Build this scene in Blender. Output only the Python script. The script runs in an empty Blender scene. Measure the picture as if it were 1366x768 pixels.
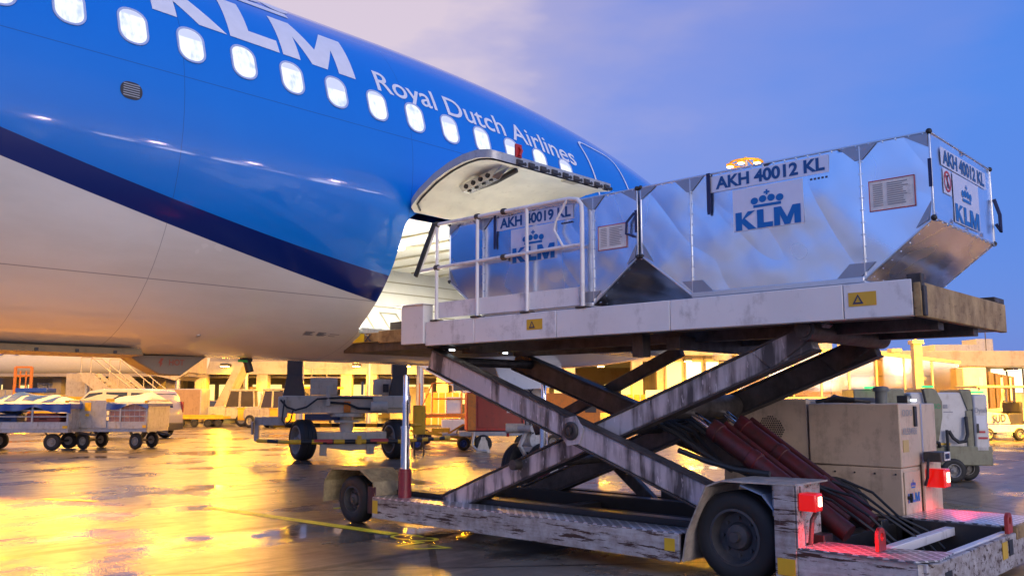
import bpy, bmesh, math, random
from mathutils import Vector, Matrix, Euler
random.seed(7)
R = math.radians
S = bpy.context.scene
COL = S.collection

# ------------------------------------------------------------------ camera
YAW = 43.2                                   # viewing direction, degrees from +X
FH = Vector((math.cos(R(YAW)), math.sin(R(YAW)), 0))
RT = Vector((math.sin(R(YAW)), -math.cos(R(YAW)), 0))
EYE = Vector((0, 0, 1.42))
PITCH = math.atan(149 / 1181)
cam = bpy.data.cameras.new('camera')
camo = bpy.data.objects.new('camera', cam)
COL.objects.link(camo)
camo.location = EYE
camo.rotation_euler = Euler((R(90) + PITCH, 0, R(YAW - 90)), 'XYZ')
cam.sensor_width = 36
cam.lens = 36 * 1181 / 1366
cam.clip_start = 0.05
cam.clip_end = 3000
S.camera = camo

# ------------------------------------------------------------------ world, sun, exposure
w = bpy.data.worlds.new('World')
S.world = w
w.use_nodes = True
wn, wl = w.node_tree.nodes, w.node_tree.links
wn.clear()
wout = wn.new('ShaderNodeOutputWorld')
SUN_EL, SUN_AZ = 12.0, 249.0                  # the sun has just gone down behind the photographer
sky = wn.new('ShaderNodeTexSky')
sky.sky_type = 'NISHITA'
sky.sun_disc = False
sky.sun_elevation = R(SUN_EL)
sky.sun_rotation = R(90 - SUN_AZ)
bgA = wn.new('ShaderNodeBackground')
bgA.inputs['Strength'].default_value = 0.03
wl.new(sky.outputs[0], bgA.inputs['Color'])
tc = wn.new('ShaderNodeTexCoord')
glow = (FH * 1181 + Vector((0, 0, 1)) * 149 - RT * 250 + Vector((0, 0, 1)) * 390).normalized()
dot = wn.new('ShaderNodeVectorMath'); dot.operation = 'DOT_PRODUCT'
wl.new(tc.outputs['Generated'], dot.inputs[0]); dot.inputs[1].default_value = glow
nz = wn.new('ShaderNodeTexNoise'); nz.inputs['Scale'].default_value = 3.2; nz.inputs['Detail'].default_value = 5
mp = wn.new('ShaderNodeMapping'); mp.inputs['Scale'].default_value = (1, 1, 2.6)
wl.new(tc.outputs['Generated'], mp.inputs[0]); wl.new(mp.outputs[0], nz.inputs['Vector'])
na = wn.new('ShaderNodeMath'); na.operation = 'MULTIPLY_ADD'; na.inputs[1].default_value = 0.24; na.inputs[2].default_value = -0.13
wl.new(nz.outputs[0], na.inputs[0])
ad = wn.new('ShaderNodeMath'); ad.operation = 'ADD'
wl.new(dot.outputs['Value'], ad.inputs[0]); wl.new(na.outputs[0], ad.inputs[1])
mr = wn.new('ShaderNodeMapRange'); mr.inputs[1].default_value = -1; mr.inputs[2].default_value = 1
wl.new(ad.outputs[0], mr.inputs[0])
rp = wn.new('ShaderNodeValToRGB')
def rset(r, stops):
    e = r.color_ramp.elements
    while len(e) < len(stops): e.new(0.5)
    for k, (p, c) in enumerate(stops):
        e[k].position = p; e[k].color = (*c, 1)
rset(rp, [(0.0, (.80, .70, .78)), (0.20, (.46, .50, .90)), (0.38, (.18, .36, .96)), (0.72, (.058, .195, .69)), (0.885, (.05, .19, .72)),
          (0.950, (.175, .235, .66)), (0.980, (.34, .32, .60)), (1.0, (.66, .53, .62))])
wl.new(mr.outputs[0], rp.inputs[0])
sx = wn.new('ShaderNodeSeparateXYZ'); wl.new(tc.outputs['Generated'], sx.inputs[0])
lowr = wn.new('ShaderNodeMapRange'); lowr.inputs[1].default_value = 0.02; lowr.inputs[2].default_value = 0.30
lowr.inputs[3].default_value = 0.75; lowr.inputs[4].default_value = 0.0
wl.new(sx.outputs['Z'], lowr.inputs[0])
mxl = wn.new('ShaderNodeMixRGB'); mxl.inputs[2].default_value = (.035, .105, .56, 1)
wl.new(lowr.outputs[0], mxl.inputs[0]); wl.new(rp.outputs[0], mxl.inputs[1])
bgB = wn.new('ShaderNodeBackground'); bgB.inputs['Strength'].default_value = 1.0
wl.new(mxl.outputs[0], bgB.inputs['Color'])
ash = wn.new('ShaderNodeAddShader')
wl.new(bgA.outputs[0], ash.inputs[0]); wl.new(bgB.outputs[0], ash.inputs[1])
wl.new(ash.outputs[0], wout.inputs['Surface'])

sun = bpy.data.lights.new('twilight_sun', 'SUN')
sun.energy = 1.15; sun.angle = R(30); sun.color = (1.0, .88, .82)
suno = bpy.data.objects.new('twilight_sun', sun); COL.objects.link(suno)
suno.rotation_euler = Vector((math.cos(R(SUN_AZ - 180)), math.sin(R(SUN_AZ - 180)), -math.sin(R(SUN_EL)))).to_track_quat('-Z', 'Y').to_euler()

S.view_settings.view_transform = 'Standard'
S.view_settings.look = 'None'
S.view_settings.exposure = 0.0
S.view_settings.gamma = 1
S.view_settings.use_curve_mapping = False
S.cycles.use_denoising = True
S.cycles.sample_clamp_indirect = 6
S.cycles.max_bounces = 7
S.cycles.caustics_reflective = True
S.cycles.blur_glossy = .6
S.cycles.caustics_refractive = False

# ------------------------------------------------------------------ materials
MATS = {}
def new_mat(name):
    m = bpy.data.materials.new(name); m.use_nodes = True
    nt = m.node_tree
    return m, nt, nt.nodes, nt.links, nt.nodes['Principled BSDF']
def mth(nt, op, a, b=None, c=None):
    n = nt.nodes.new('ShaderNodeMath'); n.operation = op
    for k, v in enumerate((a, b, c)):
        if v is None: continue
        if isinstance(v, (int, float)): n.inputs[k].default_value = v
        else: nt.links.new(v, n.inputs[k])
    return n.outputs[0]
def noise(nt, vec, scale, detail=4, rough=.55, stretch=None):
    n = nt.nodes.new('ShaderNodeTexNoise')
    n.inputs['Scale'].default_value = scale; n.inputs['Detail'].default_value = detail; n.inputs['Roughness'].default_value = rough
    if stretch:
        m = nt.nodes.new('ShaderNodeMapping'); m.inputs['Scale'].default_value = stretch
        nt.links.new(vec, m.inputs[0]); vec = m.outputs[0]
    nt.links.new(vec, n.inputs['Vector'])
    return n.outputs[0]
def ramp(nt, fac, stops):
    r = nt.nodes.new('ShaderNodeValToRGB'); rset(r, stops); nt.links.new(fac, r.inputs[0]); return r.outputs[0]
def mixc(nt, fac, a, b):
    n = nt.nodes.new('ShaderNodeMixRGB')
    for k, v in ((0, fac), (1, a), (2, b)):
        if isinstance(v, tuple): n.inputs[k].default_value = (*v, 1)
        elif isinstance(v, (int, float)): n.inputs[k].default_value = v
        else: nt.links.new(v, n.inputs[k])
    return n.outputs[0]
def pos(nt):
    return nt.nodes.new('ShaderNodeNewGeometry').outputs['Position']
def bump(nt, h, strength, dist, p):
    b = nt.nodes.new('ShaderNodeBump'); b.inputs['Strength'].default_value = strength; b.inputs['Distance'].default_value = dist
    nt.links.new(h, b.inputs['Height']); nt.links.new(b.outputs[0], p.inputs['Normal']); return b

def paint(name, base, rough=.45, metal=0.0, dirt=None, amount=.0, scale=3.0, streak=(6, 6, .8), chips=None, var=.12, bmp=.15, chipst=(.45, .45, 2.2)):
    """painted or plain surface with tone variation, run-down grime and chipped rust"""
    if name in MATS: return MATS[name]
    m, nt, N, L, p = new_mat(name)
    P = pos(nt)
    n1 = noise(nt, P, scale, 5)
    c = mixc(nt, ramp(nt, n1, [(.3, (0, 0, 0)), (.7, (1, 1, 1))]), tuple(x * (1 - var) for x in base), tuple(min(1, x * (1 + var * .6)) for x in base))
    rg = mth(nt, 'MULTIPLY_ADD', n1, .25, rough - .12)
    if dirt and amount > 0:
        n2 = noise(nt, P, 1.6, 6, .65, streak)
        n3 = noise(nt, P, scale * 3.1, 6, .7)
        f = mth(nt, 'MULTIPLY_ADD', n3, .5, mth(nt, 'MULTIPLY', n2, .5))
        f = ramp(nt, f, [(.62 - amount * .35, (0, 0, 0)), (.70, (1, 1, 1))])
        c = mixc(nt, mth(nt, 'MULTIPLY', f, min(1, .55 + amount * .5)), c, dirt)
        rg = mth(nt, 'MULTIPLY_ADD', f, .25, rg)
    if chips:
        n4 = noise(nt, P, scale * 5, 6, .75, chipst)
        f2 = ramp(nt, n4, [(chips[1], (0, 0, 0)), (chips[1] + .03, (1, 1, 1))])
        c = mixc(nt, f2, c, chips[0])
    L.new(c, p.inputs['Base Color']); L.new(rg, p.inputs['Roughness'])
    p.inputs['Metallic'].default_value = metal
    if bmp: bump(nt, noise(nt, P, scale * 6, 3), bmp, .004, p)
    MATS[name] = m
    return m
def plain(name, base, rough=.5, metal=0.0, emit=None, strength=0.0, coat=0.0):
    if name in MATS: return MATS[name]
    m, nt, N, L, p = new_mat(name)
    n = noise(nt, pos(nt), 9, 3)
    c = mixc(nt, n, tuple(x * .9 for x in base), tuple(min(1, x * 1.08) for x in base))
    L.new(c, p.inputs['Base Color'])
    p.inputs['Roughness'].default_value = rough; p.inputs['Metallic'].default_value = metal
    p.inputs['Coat Weight'].default_value = coat
    if emit:
        p.inputs['Emission Color'].default_value = (*emit, 1); p.inputs['Emission Strength'].default_value = strength
    MATS[name] = m
    return m

# ------------------------------------------------------------------ mesh builder
WHOLE = {'rivets', 'vent_holes', 'notice_print', 'small_print', 'title_lettering', 'title_initials', 'crown_emblem', 'code_lettering', 'lettering', 'lining_trim', 'vent_grille', 'treads', 'painted_marking', 'initials_print', 'crown_print', 'door_logo', 'cabinet_number', 'warning_lettering', 'registration_lettering', 'plate_print', 'load_net', 'fold', 'notice_border', 'bellows', 'mudguard', 'shell', 'title', 'bridge_marker', 'warning_symbol', 'bonnet_lettering', 'walker_print', 'guard_rail', 'lamp_ring', 'fuselage', 'cargo_opening_frame', 'hold_lining'}
class MB:
    def __init__(s): s.v = []; s.f = []
    def add(s, vs, fs):
        o = len(s.v); s.v += [Vector(v) for v in vs]; s.f += [tuple(i + o for i in f) for f in fs]; return s
    def box(s, x0, x1, y0, y1, z0, z1):
        if x0 > x1: x0, x1 = x1, x0
        if y0 > y1: y0, y1 = y1, y0
        if z0 > z1: z0, z1 = z1, z0
        v = [(x0, y0, z0), (x1, y0, z0), (x1, y1, z0), (x0, y1, z0), (x0, y0, z1), (x1, y0, z1), (x1, y1, z1), (x0, y1, z1)]
        return s.add(v, [(3, 2, 1, 0), (4, 5, 6, 7), (0, 1, 5, 4), (1, 2, 6, 5), (2, 3, 7, 6), (3, 0, 4, 7)])
    def beam(s, a, b, wd, ht, up=(0, 0, 1)):
        a, b = Vector(a), Vector(b); d = (b - a).normalized(); u = Vector(up)
        side = d.cross(u).normalized(); u = side.cross(d).normalized()
        sd, uu = side * wd / 2, u * ht / 2
        v = [a - sd - uu, a + sd - uu, a + sd + uu, a - sd + uu, b - sd - uu, b + sd - uu, b + sd + uu, b - sd + uu]
        return s.add(v, [(0, 1, 2, 3)[::-1], (4, 5, 6, 7)[::-1][::-1], (0, 4, 5, 1)[::-1][::-1], (1, 5, 6, 2), (2, 6, 7, 3), (3, 7, 4, 0)])
    def prism(s, poly, ext):
        poly = [Vector(p) for p in poly]; e = Vector(ext); n = len(poly)
        v = poly + [p + e for p in poly]
        return s.add(v, [tuple(range(n))[::-1], tuple(range(n, 2 * n))] + [(i, (i + 1) % n, (i + 1) % n + n, i + n) for i in range(n)])
    def cyl(s, a, b, r0, r1=None, n=16, caps=True):
        return s.lathe(a, b, [(0, r0), (1, r0 if r1 is None else r1)], n, caps)
    def lathe(s, a, b, prof, n=20, caps=True):
        """prof: (t along a->b in 0..1 or beyond, radius)"""
        a, b = Vector(a), Vector(b); ax = b - a; d = ax.normalized()
        u = d.orthogonal().normalized(); w_ = d.cross(u)
        v = []; f = []
        for t, r in prof:
            for k in range(n):
                q = 2 * math.pi * k / n
                v.append(a + ax * t + (u * math.cos(q) + w_ * math.sin(q)) * r)
        for i in range(len(prof) - 1):
            for k in range(n):
                k2 = (k + 1) % n
                f.append((i * n + k, i * n + k2, (i + 1) * n + k2, (i + 1) * n + k))
        if caps:
            f.append(tuple(range(n))[::-1]); f.append(tuple(range((len(prof) - 1) * n, len(prof) * n)))
        return s.add(v, f)
    def tube(s, pts, r, n=10):
        pts = [Vector(p) for p in pts]; v = []; f = []; u = None
        for i, p in enumerate(pts):
            d = (pts[min(i + 1, len(pts) - 1)] - pts[max(i - 1, 0)]).normalized()
            if u is None: u = d.orthogonal().normalized()
            u = (u - d * u.dot(d)).normalized(); w_ = d.cross(u)
            for k in range(n):
                q = 2 * math.pi * k / n; v.append(p + (u * math.cos(q) + w_ * math.sin(q)) * r)
        for i in range(len(pts) - 1):
            for k in range(n):
                k2 = (k + 1) % n; f.append((i * n + k, i * n + k2, (i + 1) * n + k2, (i + 1) * n + k))
        f.append(tuple(range(n))[::-1]); f.append(tuple(range((len(pts) - 1) * n, len(pts) * n)))
        return s.add(v, f)
    def grid(s, fn, nu, nv):
        o = []
        for i in range(nu + 1):
            for j in range(nv + 1): o.append(fn(i / nu, j / nv))
        return s.add(o, [(i * (nv + 1) + j, (i + 1) * (nv + 1) + j, (i + 1) * (nv + 1) + j + 1, i * (nv + 1) + j + 1) for i in range(nu) for j in range(nv)])
    def sphere(s, c, r, n=10):
        c = Vector(c)
        return s.grid(lambda a, b: c + Vector((math.cos(2 * math.pi * a) * math.sin(math.pi * b), math.sin(2 * math.pi * a) * math.sin(math.pi * b), math.cos(math.pi * b))) * r, n * 2, n)
    def pieces(s):
        """groups of faces whose loose islands lie clearly apart from each other"""
        par = list(range(len(s.v)))
        def find(i):
            while par[i] != i: par[i] = par[par[i]]; i = par[i]
            return i
        key = {}
        for i, v in enumerate(s.v):
            k = (round(v.x, 4), round(v.y, 4), round(v.z, 4))
            if k in key: par[find(i)] = find(key[k])
            else: key[k] = i
        for f in s.f:
            for i in f[1:]: par[find(i)] = find(f[0])
        isl = {}
        for f in s.f: isl.setdefault(find(f[0]), []).append(f)
        ks = list(isl)
        if len(ks) < 2 or len(ks) > 90: return [s.f]
        bb = []
        for k in ks:
            ids = {i for f in isl[k] for i in f}
            lo = [min(s.v[i][c] for i in ids) for c in range(3)]; hi = [max(s.v[i][c] for i in ids) for c in range(3)]
            bb.append((lo, hi, math.dist(lo, hi)))
        g = list(range(len(ks)))
        def fg(i):
            while g[i] != i: i = g[i]
            return i
        for i in range(len(ks)):
            for j in range(i):
                gap = math.sqrt(sum(max(0, bb[i][0][c] - bb[j][1][c], bb[j][0][c] - bb[i][1][c]) ** 2 for c in range(3)))
                if gap < .012: g[fg(i)] = fg(j)
        out = {}
        for i, k in enumerate(ks): out.setdefault(fg(i), []).extend(isl[k])
        return list(out.values())
    def build(s, name, mat, parent=None, **kw):
        """one object; pieces that stand apart become parts of their own that share the name"""
        keep = kw.pop('whole', False)
        ps = [s.f] if keep or name in WHOLE else s.pieces()
        first = None
        for fs in ps:
            m = MB(); ix = {}
            for f in fs:
                for i in f:
                    if i not in ix: ix[i] = len(ix); m.v.append(s.v[i])
                m.f.append(tuple(ix[i] for i in f))
            o = m.one(name, mat, parent, **kw)
            first = first or o
        return first
    def one(s, name, mat, parent=None, bevel=0.0, angle=35, fix=True, label=None, weld=True, seg=2):
        me = bpy.data.meshes.new(name)
        off = Vector((0, 0, 0)); q = parent
        while q is not None: off += q.location; q = q.parent
        me.from_pydata([tuple(v - off) for v in s.v], [], s.f)
        bm = bmesh.new(); bm.from_mesh(me)
        if weld: bmesh.ops.remove_doubles(bm, verts=bm.verts, dist=1e-5)
        if fix: bmesh.ops.recalc_face_normals(bm, faces=bm.faces)
        for f in bm.faces: f.smooth = True
        bm.to_mesh(me); bm.free()
        me.set_sharp_from_angle(angle=R(angle))
        me.materials.append(mat)
        o = bpy.data.objects.new(name, me); COL.objects.link(o)
        if parent is not None: o.parent = parent
        if bevel:
            b = o.modifiers.new('bevel', 'BEVEL'); b.width = bevel; b.segments = seg; b.limit_method = 'ANGLE'; b.angle_limit = R(40)
            b.harden_normals = False
        if label: o['label'] = label
        return o

def tag(o, label=None, cat=None, group=None, kind=None):
    if label: o['label'] = label
    if cat: o['category'] = cat
    if group: o['group'] = group
    if kind: o['kind'] = kind
    return o
def thing(name, label, cat, loc=(0, 0, 0), group=None):
    o = bpy.data.objects.new(name, None); COL.objects.link(o); o.location = loc; o.empty_display_size = .3
    return tag(o, label, cat, group)
def copy_tree(o, parent=None):
    c = o.copy(); COL.objects.link(c)
    if parent is not None: c.parent = parent
    for ch in list(o.children): copy_tree(ch, c)
    return c
def ap(a, d, z=0.0):
    """apron survey frame: a metres to the right of the stand centreline, d metres out from the survey point"""
    p = RT * a + FH * d; return (p.x, p.y, z)
def turn(o, deg=0.0):
    o.rotation_euler = (0, 0, R(YAW - 90 + deg)); return o

# ------------------------------------------------------------------ lettering
def glyphs(body, bold=0.0, spacing=1.0):
    """outline text as 2D mesh data, cap height 1, starting at x = 0"""
    cu = bpy.data.curves.new('lettering', 'FONT'); cu.body = body; cu.offset = bold; cu.space_character = spacing; cu.resolution_u = 5
    o = bpy.data.objects.new('lettering', cu); COL.objects.link(o)
    dg = bpy.context.evaluated_depsgraph_get(); dg.update()
    me = bpy.data.meshes.new_from_object(o.evaluated_get(dg))
    vs = [(v.co.x, v.co.y) for v in me.vertices]; fs = [tuple(p.vertices) for p in me.polygons]
    bpy.data.objects.remove(o); bpy.data.curves.remove(cu); bpy.data.meshes.remove(me)
    x0 = min(v[0] for v in vs); x1 = max(v[0] for v in vs)
    return [((x - x0), y) for x, y in vs], fs, x1 - x0
CAP = .69
def put_text(mb, body, o, u, v, width, height, bold=0.012, n=None, lift=.002):
    """lay text on the frame o + u*x + v*y: width is the whole line, height the cap height"""
    vs, fs, w_ = glyphs(body, bold)
    o, u, v = Vector(o), Vector(u), Vector(v); n_ = u.cross(v).normalized()
    mb.add([o + u * (x / w_ * width) + v * (y / CAP * height) + n_ * lift for x, y in vs], fs)
    return mb
KL = {  # heavy airline initials, cap height 1
 'K': [[(0, 0), (.34, 0), (.34, 1), (0, 1)], [(.34, .36), (.50, .62), (1.08, 0), (.66, 0)], [(.34, .36), (.34, .58), (.66, 1), (1.05, 1), (.50, .62)]],
 'L': [[(1.13, 0), (1.47, 0), (1.47, 1), (1.13, 1)], [(1.47, 0), (1.93, 0), (1.93, .27), (1.47, .27)]],
 'M': [[(1.99, 0), (2.29, 0), (2.29, .56), (2.36, 1), (1.99, 1)], [(2.29, .56), (2.50, 0), (2.78, 0), (2.64, .40), (2.36, 1)],
       [(2.64, .40), (2.78, 0), (2.99, .56), (2.92, 1)], [(2.99, .56), (2.99, 0), (3.31, 0), (3.31, 1), (2.92, 1)]]}
KLW = 3.31
def logo2d():
    """crown over the three initials; y from 0 to about 1.95"""
    polys = [p for k in 'KLM' for p in KL[k]]
    cx = KLW / 2
    crown = [[(cx - .82, 1.18), (cx + .82, 1.18), (cx + .82, 1.36), (cx - .82, 1.36)]]
    for k in range(4):
        c = (cx - .75 + .5 * k, 1.62 + (.07 if k in (1, 2) else 0))
        crown.append([(c[0] + .225 * math.cos(2 * math.pi * i / 18), c[1] + .225 * math.sin(2 * math.pi * i / 18)) for i in range(18)])
    for hw, hh in ((.17, .055), (.055, .17)):
        crown.append([(cx - hw, 2.09 - hh), (cx + hw, 2.09 - hh), (cx + hw, 2.09 + hh), (cx - hw, 2.09 + hh)])
    return polys, crown
def put_polys(mb, polys, o, u, v, lift=.002):
    o, u, v = Vector(o), Vector(u), Vector(v); n_ = u.cross(v).normalized()
    for k, p in enumerate(polys):
        mb.add([o + u * x + v * y + n_ * (lift + .0001 * (k % 7)) for x, y in p], [tuple(range(len(p)))])
    return mb
def card(mb, o, u, v, th=.003):
    """thin plate spanning u, v from o"""
    o, u, v = Vector(o), Vector(u), Vector(v); n_ = u.cross(v).normalized()
    return mb.prism([o, o + u, o + u + v, o + v], n_ * th)

def wheel(parent, c, axis, r, wd, rim_r, tyre_m, rim_m, name='wheel', n=28, dish=.35):
    """a wheel centred on c with its axle along axis (outer face towards +axis): tyre plus rim with bolts"""
    c, ax = Vector(c), Vector(axis).normalized()
    a, b = c - ax * wd / 2, c + ax * wd / 2
    t = MB().lathe(a, b, [(.06, rim_r), (0, rim_r * 1.15), (0.02, r * .86), (.10, r * .96), (.2, r), (.34, r), (.36, r * .975), (.40, r * .975), (.42, r), (.58, r), (.60, r * .975), (.64, r * .975), (.66, r), (.8, r), (.9, r * .96), (.98, r * .86), (1, rim_r * 1.15), (.94, rim_r)], n, False).build(name, tyre_m, parent)
    g = MB().lathe(a, b, [(.04, rim_r * .2), (.04, rim_r * 1.02), (.96, rim_r * 1.02), (.97, rim_r * .93), (.97 - dish, rim_r * .84), (.97 - dish, rim_r * .52), (.99 - dish * .5, rim_r * .42), (.99 - dish * .4, rim_r * .2), (1.0, rim_r * .18), (1.0, .001)], n, False)
    u = ax.orthogonal().normalized(); v = ax.cross(u)
    for k in range(8):
        q = 2 * math.pi * k / 8; p = a + (b - a) * (.97 - dish) + (u * math.cos(q) + v * math.sin(q)) * rim_r * .66
        g.cyl(p, p + ax * .02, rim_r * .07, n=6)
    g.build('rim', rim_m, t)
    return t

# ------------------------------------------------------------------ shared materials
M = {}
M['tyre'] = paint('tyre_rubber', (.014, .014, .015), .65, dirt=(.04, .036, .03), amount=.2, scale=5)
M['steel'] = plain('bright_steel', (.62, .62, .65), .22, 1.0)
M['chrome'] = plain('chromed_rod', (.85, .85, .88), .07, 1.0)
M['dark'] = paint('black_grime', (.035, .033, .034), .5, dirt=(.10, .07, .05), amount=.35, scale=4)
M['black'] = plain('black_rubber', (.02, .02, .022), .55)
M['navy'] = plain('navy_webbing', (.012, .022, .09), .7)
M['white'] = paint('white_coat', (.72, .72, .73), .38, dirt=(.25, .2, .16), amount=.15, scale=2)
M['yellow'] = paint('yellow_coat', (.72, .42, .02), .42, dirt=(.2, .13, .05), amount=.3, scale=4)
M['orange'] = paint('orange_coat', (.65, .20, .02), .45, dirt=(.15, .1, .06), amount=.3, scale=4)
M['red'] = paint('red_coat', (.42, .03, .022), .4, dirt=(.06, .04, .04), amount=.35, scale=4)
M['grey'] = paint('grey_coat', (.34, .34, .35), .45, dirt=(.12, .1, .08), amount=.3, scale=3)
M['cream'] = paint('cream_coat', (.46, .39, .27), .45, dirt=(.18, .12, .07), amount=.35, scale=3)
M['tarp'] = paint('blue_tarpaulin', (.02, .07, .33), .42, dirt=(.02, .03, .08), amount=.3, scale=5)
M['tarpw'] = paint('white_tarpaulin', (.66, .64, .60), .5, dirt=(.3, .25, .2), amount=.3, scale=5)
M['galv'] = paint('galvanised', (.46, .46, .46), .42, metal=.6, dirt=(.2, .16, .12), amount=.35, scale=4)
M['blue'] = plain('blue_letter', (.0, .14, .42), .4)
M['ink'] = plain('dark_letter', (.03, .04, .09), .5)
M['concrete'] = paint('terminal_concrete', (.33, .28, .21), .75, dirt=(.18, .14, .1), amount=.25, scale=.9, streak=(1.2, 1.2, .2))
M['glass'] = plain('dark_glass', (.03, .04, .05), .06, 0.0)
M['hubgrey'] = paint('hub_grey', (.30, .29, .28), .5, dirt=(.08, .06, .05), amount=.4, scale=7)
M['rimdark'] = paint('rim_dark', (.045, .045, .05), .5, dirt=(.11, .09, .08), amount=.35, scale=7)

# ------------------------------------------------------------------ wet apron
def apron_mat():
    m, nt, N, L, p = new_mat('wet_concrete')
    P = pos(nt)
    rot = N.new('ShaderNodeMapping'); rot.vector_type = 'POINT'; rot.inputs['Rotation'].default_value = (0, 0, R(-50))
    L.new(P, rot.inputs[0])
    sp = N.new('ShaderNodeSeparateXYZ'); L.new(rot.outputs[0], sp.inputs[0])
    q = Matrix.Rotation(R(-50), 3, 'Z') @ Vector((5.22, 5.80, 0))
    def joint(sock, off, per, wd):
        a = mth(nt, 'ADD', sock, -off + per / 2 + per * 60); a = mth(nt, 'MODULO', a, per)
        a = mth(nt, 'ABSOLUTE', mth(nt, 'SUBTRACT', a, per / 2)); return mth(nt, 'LESS_THAN', a, wd)
    j = mth(nt, 'MAXIMUM', joint(sp.outputs['X'], q.x, 7.5, .024), joint(sp.outputs['Y'], q.y, 7.5, .034))
    n1 = noise(nt, P, .35, 6, .6)
    n2 = noise(nt, P, 4, 6, .65)
    n3 = noise(nt, P, 60, 3, .6)
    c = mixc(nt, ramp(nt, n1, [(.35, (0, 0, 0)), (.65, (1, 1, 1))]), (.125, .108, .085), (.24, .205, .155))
    c = mixc(nt, mth(nt, 'MULTIPLY', n2, .55), c, (.06, .053, .045))
    c = mixc(nt, mth(nt, 'MULTIPLY', ramp(nt, noise(nt, P, .9, 5, .7), [(.56, (0, 0, 0)), (.64, (1, 1, 1))]), .75), c, (.028, .026, .026))
    tm = noise(nt, P, 1.0, 5, .65, (.10, 2.4, 1)); tm2 = noise(nt, rot.outputs[0], 1.0, 5, .65, (.08, 1.6, 1))
    c = mixc(nt, mth(nt, 'MULTIPLY', ramp(nt, tm, [(.54, (0, 0, 0)), (.64, (1, 1, 1))]), .75), c, (.016, .015, .015))
    c = mixc(nt, mth(nt, 'MULTIPLY', ramp(nt, tm2, [(.57, (0, 0, 0)), (.66, (1, 1, 1))]), .5), c, (.020, .019, .018))
    c = mixc(nt, j, c, (.008, .008, .008))
    L.new(c, p.inputs['Base Color'])
    pud = ramp(nt, mth(nt, 'MULTIPLY_ADD', n2, .22, mth(nt, 'MULTIPLY', noise(nt, P, .55, 4, .5), .78)), [(.52, (0, 0, 0)), (.60, (1, 1, 1))])
    rg = mth(nt, 'MULTIPLY_ADD', n2, .30, mth(nt, 'MULTIPLY_ADD', tm, .25, .06))
    mixr = N.new('ShaderNodeMix'); L.new(pud, mixr.inputs[0]); L.new(rg, mixr.inputs[2]); mixr.inputs[3].default_value = .07
    L.new(mixr.outputs[0], p.inputs['Roughness'])
    p.inputs['Specular IOR Level'].default_value = .34
    brush = noise(nt, P, 9, 3, .5, (5, .35, 1))
    h = mth(nt, 'MULTIPLY_ADD', brush, .35, mth(nt, 'MULTIPLY_ADD', n3, .5, mth(nt, 'MULTIPLY', n2, 1.0)))
    dry = mth(nt, 'SUBTRACT', 1.0, mth(nt, 'MULTIPLY', pud, .88))
    h = mth(nt, 'MULTIPLY', h, dry)
    h = mth(nt, 'SUBTRACT', h, mth(nt, 'MULTIPLY', j, 1.2))
    bump(nt, h, .35, .006, p)
    return m
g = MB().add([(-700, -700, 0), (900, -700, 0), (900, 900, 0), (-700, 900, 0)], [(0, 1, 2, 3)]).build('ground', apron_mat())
tag(g, kind='structure')
M['lineyel'] = paint('road_paint_yellow', (.82, .80, .04), .45, dirt=(.16, .15, .08), amount=.3, scale=5, streak=(3, 3, 3), bmp=0)
mk = MB()
def strip(mb, a, b, wd, z=.004):
    a, b = Vector((*a, 0)), Vector((*b, 0)); d = (b - a).normalized(); s_ = Vector((-d.y, d.x, 0)) * wd / 2
    mb.add([(*(a - s_).xy, z), (*(b - s_).xy, z), (*(b + s_).xy, z), (*(a + s_).xy, z)], [(0, 1, 2, 3)])
strip(mk, (6.02, 11.2), (6.20, 7.55), .16)
strip(mk, (4.9, 13.9), (5.3, 13.0), .10)
strip(mk, (8.2, 9.3), (7.1, 9.9), .12)
mk.build('painted_marking', M['lineyel'], g)
mk = MB()
put_text(mk, 'C2', (6.02, 7.50, 0), (0, -1, 0), (1, 0, 0), .62, .30, lift=.004, bold=-.004)
put_text(mk, '17', (5.72, 6.95, 0), (0, -1, 0), (1, 0, 0), .52, .30, lift=.004, bold=-.004)
mk.build('painted_marking', M['lineyel'], g)

# ------------------------------------------------------------------ airliner
YC, ZC, RW, RH = 9.34, 3.96, 1.98, 2.07
ZN = 3.3
NOSE = 15.9
def sect(x):
    """half width, top z, bottom z of the hull at station x"""
    t = min(.9999, max(0, (x - 6.3) / (NOSE - 6.3)))
    top = ZN + (ZC + RH - ZN) * (1 - t ** 2.2) ** .70
    t2 = min(.9999, max(0, (x - 9.4) / (NOSE - 9.4)))
    bot = ZN - (ZN - (ZC - RH)) * (1 - t2 ** 2.4) ** .62
    hw = RW * (1 - t2 ** 2.3) ** .60
    return hw, top, bot
def hull(x, th, off=0.0):
    """point on the near-side hull: th in degrees, 0 = widest, 90 = crown"""
    hw, top, bot = sect(x)
    zc = bot + (top - bot) * .5; hh = (top - bot) * .5
    c, s_ = math.cos(R(th)), math.sin(R(th))
    n = Vector((0, -c / hw, s_ / hh)).normalized()
    return Vector((x, YC - hw * c, zc + hh * s_)) + n * off
DX0, DX1, DA0, DA1 = 6.2, 8.12, -61.0, -13.0
plane = thing('airliner', 'large blue and white airliner with lit cabin windows and open cargo door', 'airplane', (6.0, 9.34, 0))
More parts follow.
